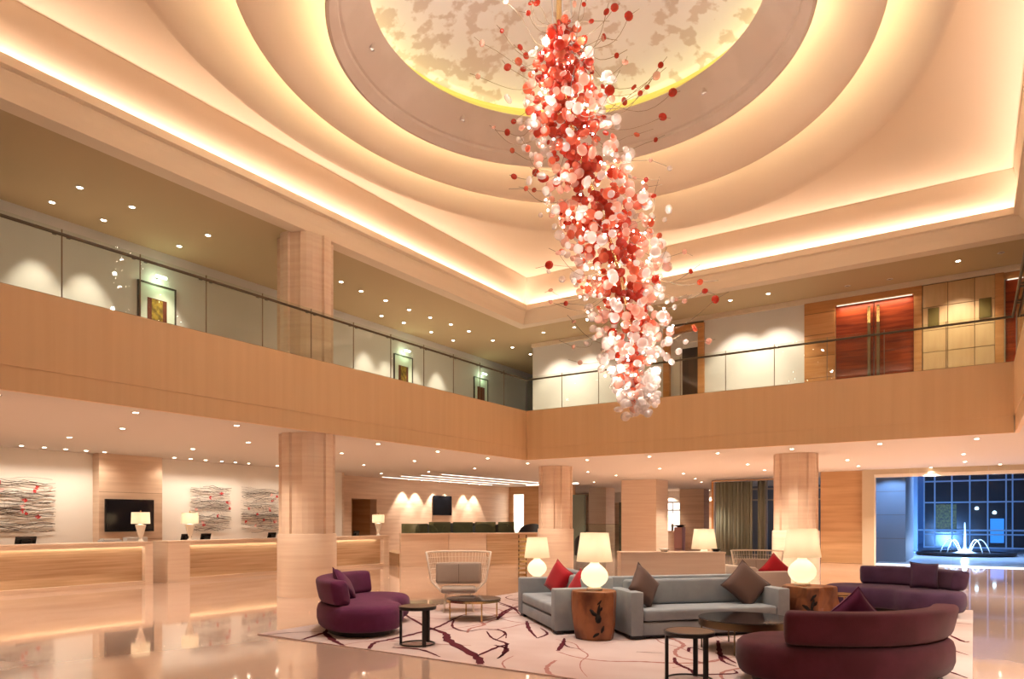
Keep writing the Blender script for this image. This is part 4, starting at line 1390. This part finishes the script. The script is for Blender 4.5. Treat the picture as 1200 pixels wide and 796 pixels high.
# ------------------------------------------------------------------ stump tables and gourd lamps
def stump(x, y, label, seed, r=.30, h=.66, burl=False):
    r_ = random.Random(seed)
    t = thing('stump_table', label, 'side table', (x, y, RUGZ), r_.random()*6)
    bm = bmesh.new()
    n = 15
    ph = [r_.uniform(0, 6.28) for _ in range(6)]
    def rad(a_, z_):
        v = 1+.07*math.sin(3*a_+ph[0])+.045*math.sin(5*a_+ph[1]+z_*3)+.03*math.sin(2*a_+ph[2]+z_*3)+.012*math.sin(11*a_+ph[3]+z_*9)
        if burl:
            v += .10*math.sin(4*a_+ph[4]+z_*7)*math.sin(z_*9+ph[5])+.05*math.sin(9*a_+z_*14)
        return v
    loops = []
    for z_, k in ((0, .84), (.015, .87), (.10, .93), (.22, .97), (.36, 1.0), (.5, 1.02), (.6, 1.02), (.635, 1.01), (.655, .985), (.66, .95)):
        loops.append([(r*k*rad(2*PI*i/n, z_)*math.cos(2*PI*i/n), r*k*rad(2*PI*i/n, z_)*math.sin(2*PI*i/n), z_*h/.66) for i in range(n)])
    add_loft(bm, loops)
    trunk = part('trunk', bm, 'stump_wood', t, True, 16)
    # crack facing the camera
    ca = math.atan2(-y, -x)-t.rotation_euler.z
    bm = bmesh.new()
    for (da, z0_, da2, z1_, w_) in ((-.25, .42, .12, .33, .028), (.12, .33, .22, .50, .026), (.10, .48, .30, .56, .02), (.12, .36, .16, .24, .045), (.22, .40, .34, .47, .02), (.3, .1, .42, .2, .02), (-.1, .05, .2, .11, .02)):
        pts = []
        for q in range(5):
            a_ = ca+da+(da2-da)*q/4
            z_ = z0_+(z1_-z0_)*q/4+r_.uniform(-.01, .01)
            rr_ = r*1.0*rad(a_, z_)*(.93+.09*min(1, z_/.4))-.003
            pts.append((rr_*math.cos(a_), rr_*math.sin(a_), z_))
        add_tube(bm, pts, [w_*.35, w_*.8, w_, w_*.8, w_*.3], 6)
    part('crack', bm, 'stump_crack', trunk, True, 50)
    return t
stump(-4.38, 8.72, 'reddish tree stump table between the two grey sofas', 4)
stump(-2.06, 11.10, 'gnarled tree root table at the right end of the long grey sofa', 9, .36, .66, True)
stump(-4.49, 13.75, 'tree stump table behind the low stone counter', 12)

def gourd_lamp(x, y, z, label, s=1.0, dim=1.0):
    t = thing('table_lamp', label, 'lamp', (x, y, z), 0)
    bm = bmesh.new()
    add_lathe(bm, [(0, 0), (.105*s, 0), (.11*s, .025*s), (.085*s, .045*s), (.0, .045*s)], 24)
    part('foot', bm, 'ceramic', t, True, 40)
    bm = bmesh.new()
    prof = [(.07, .045), (.10, .06), (.15, .10), (.183, .155), (.19, .20), (.178, .25), (.145, .30), (.10, .34), (.07, .365), (.058, .39), (.055, .42), (0, .42)]
    add_lathe(bm, [(0, .045*s)]+[(a_*s, b_*s) for a_, b_ in prof], 32)
    part('gourd_body', bm, 'gourd_lit', t, True, 60)
    bm = bmesh.new()
    add_lathe(bm, [(.250*s, .40*s), (.195*s, .80*s)], 40)
    part('lamp_shade', bm, 'shade_lit', t, True, 40)
    bm = bmesh.new(); add_tube(bm, [(0, 0, .42*s), (0, 0, .60*s)], .01, 6); part('stem', bm, 'gold_metal', t)
    light('inner_bulb', 'POINT', (0, 0, .20*s), 1.4*dim, (1, .86, .62), t, shadow_soft_size=.05)
    light('bulb', 'POINT', (0, 0, .62*s), 2.2*dim, WARM, t, shadow_soft_size=.05)
zs_ = .66+RUGZ
gourd_lamp(-4.40, 8.74, zs_, 'white gourd lamp with lit shade on the reddish tree stump')
gourd_lamp(-2.13, 11.06, zs_, 'white gourd lamp with lit shade on the gnarled root table', 1.06)
gourd_lamp(-4.49, 13.75, zs_, 'lit lamp shade rising behind the low stone counter')
gourd_lamp(-7.12, 11.66, .52, 'white gourd lamp behind the shorter grey sofa, left of the red pillow', 1.0)
t = thing('slatted_side_table', 'gold slatted side table carrying the rear left lamp', 'side table', (-7.12, 11.66, RUGZ))
bm = bmesh.new(); add_lathe(bm, [(0, .47), (.36, .47), (.36, .503), (0, .503)], 32); part('table_top', bm, 'gold_metal', t, True, 40)
bm = bmesh.new(); add_lathe(bm, [(.30, 0), (.32, 0), (.32, .47), (.30, .47)], 32, closed=True); part('drum', bm, 'bronze', t, True, 40)
for k in range(7):
    bm = bmesh.new(); add_lathe(bm, [(.325, .03+k*.062), (.35, .03+k*.062), (.35, .06+k*.062), (.325, .06+k*.062)], 32, closed=True)
    part('slat', bm, 'gold_metal', t, True, 40)
t = thing('slatted_screen', 'small upright screen of gold slats at the left of the second column', 'screen', (-8.07, 12.62, RUGZ), R(33))
for k in range(11):
    part('slat', mb(-.09, .09, -.02, .02, .25+k*.095, .30+k*.095), 'gold_metal', t)
for s in (-1, 1):
    part('upright', mb(s*.08-.012, s*.08+.012, .02, .04, 0, 1.32), 'bronze', t)

# ------------------------------------------------------------------ low tables
def side_table(x, y, label, rz, h=.51, r=.24, legs=3, topm='table_wood', lw=.045):
    t = thing('round_side_table', label, 'side table', (x, y, RUGZ), R(rz))
    bm = bmesh.new(); add_lathe(bm, [(0, h-.045), (r, h-.045), (r+.006, h-.03), (r+.006, h-.004), (r-.008, h), (r-.012, h-.006), (0, h-.006)], 36)
    rim = part('rim', bm, 'black_metal', t, True, 40)
    bm = bmesh.new(); add_lathe(bm, [(0, h-.006), (r-.014, h-.006), (r-.016, h-.001), (0, h-.001)], 36)
    part('table_top', bm, topm, rim, True, 40)
    for k in range(legs):
        a_ = 2*PI*k/legs
        bm = bmesh.new()
        add_box(bm, (math.cos(a_)*(r-.02), math.sin(a_)*(r-.02), (h-.045)/2), (.03, lw, h-.045), Matrix.Rotation(a_, 3, 'Z'))
        part('leg', bm, 'black_metal', t)
    bm = bmesh.new()
    add_tube(bm, [(math.cos(2*PI*k/30)*(r-.02), math.sin(2*PI*k/30)*(r-.02), .012) for k in range(30)], .010, 6, True)
    part('base_ring', bm, 'black_metal', t, True)
side_table(-6.10, 6.98, 'black round side table next to the plum crescent sofa', 33+180)
side_table(-2.42, 6.94, 'black round side table with brown top at the lower edge of the photo', 33+180, r=.25)

def glass_table(x, y, r, h, label, n=4, rz=0, skirt=.10, lm='bronze', lr=.010, sy=1.0):
    t = thing('coffee_table', label, 'coffee table', (x, y, RUGZ), R(rz))
    bm = bmesh.new(); add_lathe(bm, [(0, h-.012), (r, h-.012), (r+.004, h-.006), (r, h), (0, h)], 56, sy=sy)
    part('glass_top', bm, 'black_gloss', t, True, 40)
    bm = bmesh.new(); add_lathe(bm, [(r-.012, h-skirt), (r-.002, h-skirt), (r-.002, h-.013), (r-.012, h-.013)], 56, sy=sy, closed=True)
    part('rim_band', bm, lm, t, True, 40)
    bm = bmesh.new(); add_lathe(bm, [(0, h-skirt), (r-.013, h-skirt), (r-.013, h-skirt+.006), (0, h-skirt+.006)], 56, sy=sy)
    part('lower_shelf', bm, 'table_glass', t, True, 40)
    for k in range(n):
        a_ = 2*PI*(k+.5)/n
        bm = bmesh.new()
        add_tube(bm, [(math.cos(a_)*(r-.04), math.sin(a_)*(r-.04)*sy, 0), (math.cos(a_)*(r-.04), math.sin(a_)*(r-.04)*sy, h-skirt)], lr, 8)
        part('leg', bm, lm, t, True, 50)
glass_table(-2.42, 9.02, .57, .40, 'large round dark glass coffee table in front of the long grey sofa', 5, 20)
glass_table(-6.93, 9.33, .45, .34, 'low round dark glass coffee table in front of the white wire armchair', 4, 10, .05, 'gold_metal', .013)
glass_table(-1.86, 12.6, .26, .42, 'small dark glass table with gold legs beside the violet crescent sofa', 3, 0, .03, 'gold_metal')

# ------------------------------------------------------------------ low stone counter in the seating group
t = thing('low_counter', 'low pinkish stone counter behind the long grey sofa', 'counter', (-4.59, 12.30, RUGZ), R(33.4))
part('front_panel', mb(-.955, .955, .0, .05, 0, 1.02, None, .004), 'stone_pale', t)
for s in (-1, 1):
    part('side_panel', mb(s*.955, s*.905, .05, .45, 0, 1.02), 'stone_pale', t)
part('counter_top', mb(-.965, .965, -.01, .46, 1.02, 1.05, None, .004), 'stone_pale', t)
part('rear_panel', mb(-.905, .905, .40, .44, 0, 1.02), 'stone_pale', t)
q = lambda u, v: (-4.59+u*math.cos(R(33.4))-v*math.sin(R(33.4)), 12.30+u*math.sin(R(33.4))+v*math.cos(R(33.4)), 1.05+RUGZ)
t = thing('white_dish', 'small white dish on the low stone counter', 'dish', q(-.12, .2))
bm = bmesh.new(); add_lathe(bm, [(0, 0), (.05, 0), (.10, .05), (.09, .055), (.045, .012), (0, .012)], 20); part('bowl', bm, 'ceramic', t, True, 50)
t = thing('black_dish', 'small black dish at the right end of the low stone counter', 'dish', q(.84, .2))
bm = bmesh.new(); add_lathe(bm, [(0, 0), (.05, 0), (.09, .05), (.08, .05), (.045, .012), (0, .012)], 20); part('bowl', bm, 'black_gloss', t, True, 50)

# ------------------------------------------------------------------ wire armchairs
def wire_chair(x, y, rz, label, s=1.0, z=RUGZ):
    t = thing('wire_armchair', label, 'armchair', (x, y, z), R(rz))
    def pt(th, lv):
        """th: angle from the back, lv 0 (seat) .. 1 (mid) .. 2 (top rim)"""
        tab = ((.30, .30, .33), (.50, .40, .54), (.585, .47, 1.05))
        if lv <= 1:
            a_, b_, k = tab[0], tab[1], lv
        else:
            a_, b_, k = tab[1], tab[2], lv-1
        rx, ry, zz = [a_[i]+(b_[i]-a_[i])*k for i in range(3)]
        drop = 0 if lv <= 1 else (k*.0)
        return (s*rx*math.sin(th), s*(ry*math.cos(th)), s*(zz-drop))
    T0 = R(98)
    bm = bmesh.new()
    for k in range(31):
        th = -T0+2*T0*k/30
        add_tube(bm, [pt(th, l) for l in (0, .5, 1, 1.5, 2)], .0042*s, 5)
    for l in (.33, .66, 1, 1.2, 1.4, 1.6, 1.8):
        add_tube(bm, [pt(-T0+2*T0*k/30, l) for k in range(31)], .0042*s, 5)
    part('wire_mesh', bm, 'white_wire', t, True, stuff=True)
    bm = bmesh.new()
    path = [pt(-T0, l) for l in (0, .5, 1, 1.5, 2)]+[pt(-T0+2*T0*k/30, 2) for k in range(1, 30)]+[pt(T0, l) for l in (2, 1.5, 1, .5, 0)]
    add_tube(bm, path, .017*s, 8)
    part('frame_tube', bm, 'white_wire', t, True)
    bm = bmesh.new()
    add_tube(bm, [(s*.30*math.sin(2*PI*k/30), s*.30*math.cos(2*PI*k/30), s*.33) for k in range(30)], .011*s, 8, True)
    part('seat_ring', bm, 'white_wire', t, True)
    for sx in (-1, 1):
        for sy in (-1, 1):
            bm = bmesh.new(); add_tube(bm, [(s*sx*.22, s*sy*.2, s*.33), (s*sx*.27, s*sy*.26, 0)], .012*s, 8)
            part('leg', bm, 'white_wire', t, True)
    bm = bmesh.new(); add_box(bm, (0, -s*.02, s*.385), (s*.62, s*.58, s*.09), None, s*.04, 3)
    part('seat_cushion', bm, 'taupe_fabric', t, True, 50)
    bm = bmesh.new(); add_box(bm, (0, s*.22, s*.66), (s*.84, s*.12, s*.40), Matrix.Rotation(R(-12), 3, 'X'), s*.055, 4)
    bc = part('back_cushion', bm, 'taupe_fabric', t, True, 50)
    bm = bmesh.new(); add_tube(bm, [(0, s*.10, s*.48), (0, s*.145, s*.66), (0, s*.185, s*.83)], .004*s, 5)
    part('cushion_seam', bm, 'brown_fabric', bc)
wire_chair(-7.78, 10.02, 37, 'white wire armchair with taupe cushions behind the low glass table')
wire_chair(-3.97, 15.75, 20, 'white wire armchair behind the pale sofa, left of the third column', .93, 0)

# ------------------------------------------------------------------ chandelier
rc = random.Random(11)
FV = Vector((-.5513, .8343, 0)); RV = Vector((.8343, .5513, 0))
AX = [(655, 30, 12), (660, 70, 34), (662, 110, 46), (668, 150, 52), (685, 200, 58), (705, 250, 62), (720, 300, 60), (735, 350, 56), (742, 400, 46), (745, 440, 34), (746, 478, 14)]
D0 = 11.2
def axis_at(u):
    """point on the drifting axis of the chandelier and its radius; u 0 top .. 1 bottom"""
    s_ = u*(len(AX)-1)
    i = min(int(s_), len(AX)-2)
    k = s_-i
    a_, b_, c_ = [AX[i][j]+(AX[i+1][j]-AX[i][j])*k for j in range(3)]
    p = FV*D0+RV*((a_-600)/818.7*D0)
    return Vector((p.x, p.y, 1.65+(610-b_)/818.7*D0)), c_/818.7*D0
ch = thing('glass_chandelier', 'tall chandelier of red, pink and clear glass balls hanging from the dome', 'chandelier', (EC[0], EC[1], 10.98))
CH = Vector(ch.location)
def ball_mesh(kind, sub):
    bm = bmesh.new()
    bmesh.ops.create_icosphere(bm, subdivisions=sub, radius=1.0)
    for v in bm.verts:                                  # blown disc: flattened, dimpled in the middle, swirl ribs
        an = math.atan2(v.co.y, v.co.x)
        r_ = math.hypot(v.co.x, v.co.y)
        v.co.z *= .62*(1-.35*math.exp(-(r_/.35)**2))
        k = 1+.03*math.sin(an*8+r_*6)
        v.co.x *= k; v.co.y *= k
    return bm
BM_ = {}
for kind in ('ball_red', 'ball_coral', 'ball_pink', 'ball_clear'):
    me = bpy.data.meshes.new('glass_ball')
    b_ = ball_mesh(kind, 2); b_.to_mesh(me); b_.free()
    me.materials.append(MATS[kind])
    for p in me.polygons: p.use_smooth = True
    BM_[kind] = me
balls = []
while len(balls) < 1400:
    u = rc.random()**.95
    c, rad = axis_at(u)
    rho = rc.random()**.62
    if rc.random() < .13:
        rho *= rc.uniform(1.2, 1.7)
    an = rc.uniform(0, 2*PI)
    p = c+FV*(rad*rho*math.sin(an))+RV*(rad*rho*math.cos(an))+Vector((0, 0, rc.uniform(-.15, .15)))
    rib = rho*math.cos(an)                              # the red ribbon runs down through the core
    # red core, whitish rim, more white towards the tip
    red = (1-rho*1.02)+.35*(1-u)+(.25 if u < .22 else 0)-.40*max(0, u-.72)/.28
    red += rc.gauss(0, .20)
    kind = 'ball_red' if red > .74 else 'ball_coral' if red > .52 else 'ball_pink' if red > .26 else 'ball_clear'
    r_ = rc.choice((.042, .052, .060, .070, .082, .092))*(1.0 if u > .1 else .9)
    balls.append((p, r_, kind))
# stray balls on the long tendrils
strays = []
for k in range(95):
    u = rc.random()**1.5*.80
    c, rad = axis_at(u)
    an = rc.uniform(0, 2*PI)
    ext = rad*(1.0+rc.random()*.55)+rc.uniform(.15, .85)*(1.0 if u < .3 else .32)
    dirv = FV*math.sin(an)+RV*math.cos(an)
    end = c+dirv*ext+Vector((0, 0, rc.uniform(-.35, .45)))
    r_ = rc.uniform(.035, .075)
    strays.append((c+dirv*rad*.5, end, r_, 'ball_red' if rc.random() < (.62 if u < .4 else .15) else 'ball_coral' if rc.random() < .4 else 'ball_pink'))
cp = Vector(cam.location)
allb = [(p, r_, k) for p, r_, k in balls]+[(e, r_, k) for _, e, r_, k in strays]
allb.sort(key=lambda q: (q[0]-cp).length-q[1]*14)
def rot_rand():
    return Matrix.Rotation(rc.uniform(0, 6.28), 4, 'Z') @ Matrix.Rotation(rc.gauss(PI/2, .6), 4, 'X') @ Matrix.Rotation(rc.uniform(-.7, .7), 4, 'Y')
rest = {k: bmesh.new() for k in BM_}
for i, (p, r_, k) in enumerate(allb):
    M = Matrix.Rotation(R(33.46), 4, 'Z') @ Matrix.Rotation(rc.gauss(PI/2, .55), 4, 'X') @ Matrix.Rotation(rc.gauss(0, .5), 4, 'Y')
    if i < 300:
        o = bpy.data.objects.new('glass_ball', BM_[k])
        COL.objects.link(o)
        o.parent = ch
        o.location = p-CH
        o.rotation_euler = M.to_euler()
        o.scale = (r_, r_, r_)
    else:
        b2 = bmesh.new(); b2.from_mesh(BM_[k])
        bmesh.ops.transform(b2, matrix=Matrix.Translation(p-CH) @ M @ Matrix.Scale(r_, 4), verts=b2.verts)
        tmp = bpy.data.meshes.new('tmp'); b2.to_mesh(tmp); b2.free()
        rest[k].from_mesh(tmp); bpy.data.meshes.remove(tmp)
for k, nm in (('ball_red', 'red_glass_balls'), ('ball_coral', 'coral_glass_balls'), ('ball_pink', 'pink_glass_balls'), ('ball_clear', 'clear_glass_balls')):
    part(nm, rest[k], k, ch, True, stuff=True)
for s, e, r_, k in strays:                              # wires
    bm = bmesh.new()
    d_ = e-s
    side = d_.cross(Vector((0, 0, 1))).normalized()
    am, wv = rc.uniform(-.12, .12), rc.uniform(.10, .28)*d_.length
    pts = []
    for q in range(11):
        u = q/10
        pts.append(s+d_*u+Vector((0, 0, -wv*math.sin(u*PI)*(1 if rc.random() < 2 else 0)))+side*am*math.sin(u*2*PI)-CH)
    tl = pts[-1]+(d_.normalized()+side*rc.uniform(-.8, .8)+Vector((0, 0, rc.uniform(-.2, .9)))).normalized()*rc.uniform(.08, .3)
    pts.append(pts[-1].lerp(tl, .5)); pts.append(tl)
    add_tube(bm, pts, .0045, 4)
    part('tendril', bm, 'rim_dark', ch)
bm = bmesh.new()
top = axis_at(0)[0]
core = [Vector((top.x, top.y, 10.96))-CH]+[axis_at(u)[0]-CH for u in (0, .1, .2, .35, .5, .65, .8, .92)]
add_tube(bm, core, [.045, .045, .045, .04, .035, .03, .03, .025, .02], 10)
part('gold_stem', bm, 'gold_metal', ch, True)
for k in range(4):
    an = k*PI/2+.6
    q = Vector((top.x+.16*math.cos(an), top.y+.16*math.sin(an), 10.96))-CH
    e, _ = axis_at(.16)
    bm = bmesh.new(); add_tube(bm, [q, e+Vector((.14*math.cos(an), .14*math.sin(an), 0))-CH], .008, 6)
    part('hanging_cable', bm, 'silver', ch)
bm = bmesh.new(); add_lathe(bm, [(0, .03), (.30, .03), (.30, -.02), (.26, -.05), (0, -.05)], 32, (top.x-CH.x, top.y-CH.y, -.03))
part('ceiling_rose', bm, 'gold_metal', ch, True, 40)
for k in range(150):
    u = rc.uniform(.06, .98)
    c, rad = axis_at(u)
    an = rc.uniform(0, 2*PI); rho = rc.uniform(.5, 1.08)
    p = c+FV*(rad*rho*math.sin(an))+RV*(rad*rho*math.cos(an))
    if k == 0:
        bm = bmesh.new(); bmesh.ops.create_icosphere(bm, subdivisions=1, radius=.016)
        o = part('halogen_bulb', bm, 'bulb_glow', ch, True)
        bulb = o
    else:
        o = bulb.copy(); COL.objects.link(o)
    o.parent = ch
    o.location = p-CH
light('chandelier_light', 'POINT', axis_at(0)[0]+Vector((0, 0, -.15))-CH-RV*.75-FV*.6, 26, (1, .84, .74), ch, shadow_soft_size=.12)
for u in (.08, .2, .32, .44, .56, .68, .8, .9):
    c, rad = axis_at(u)
    for sgn in (-1, 1):
        q = c+RV*(sgn*rad*.75)-FV*rad*.85
        light('chandelier_light', 'POINT', q-CH, 7.0, (1, .93, .87), ch, shadow_soft_size=.05)
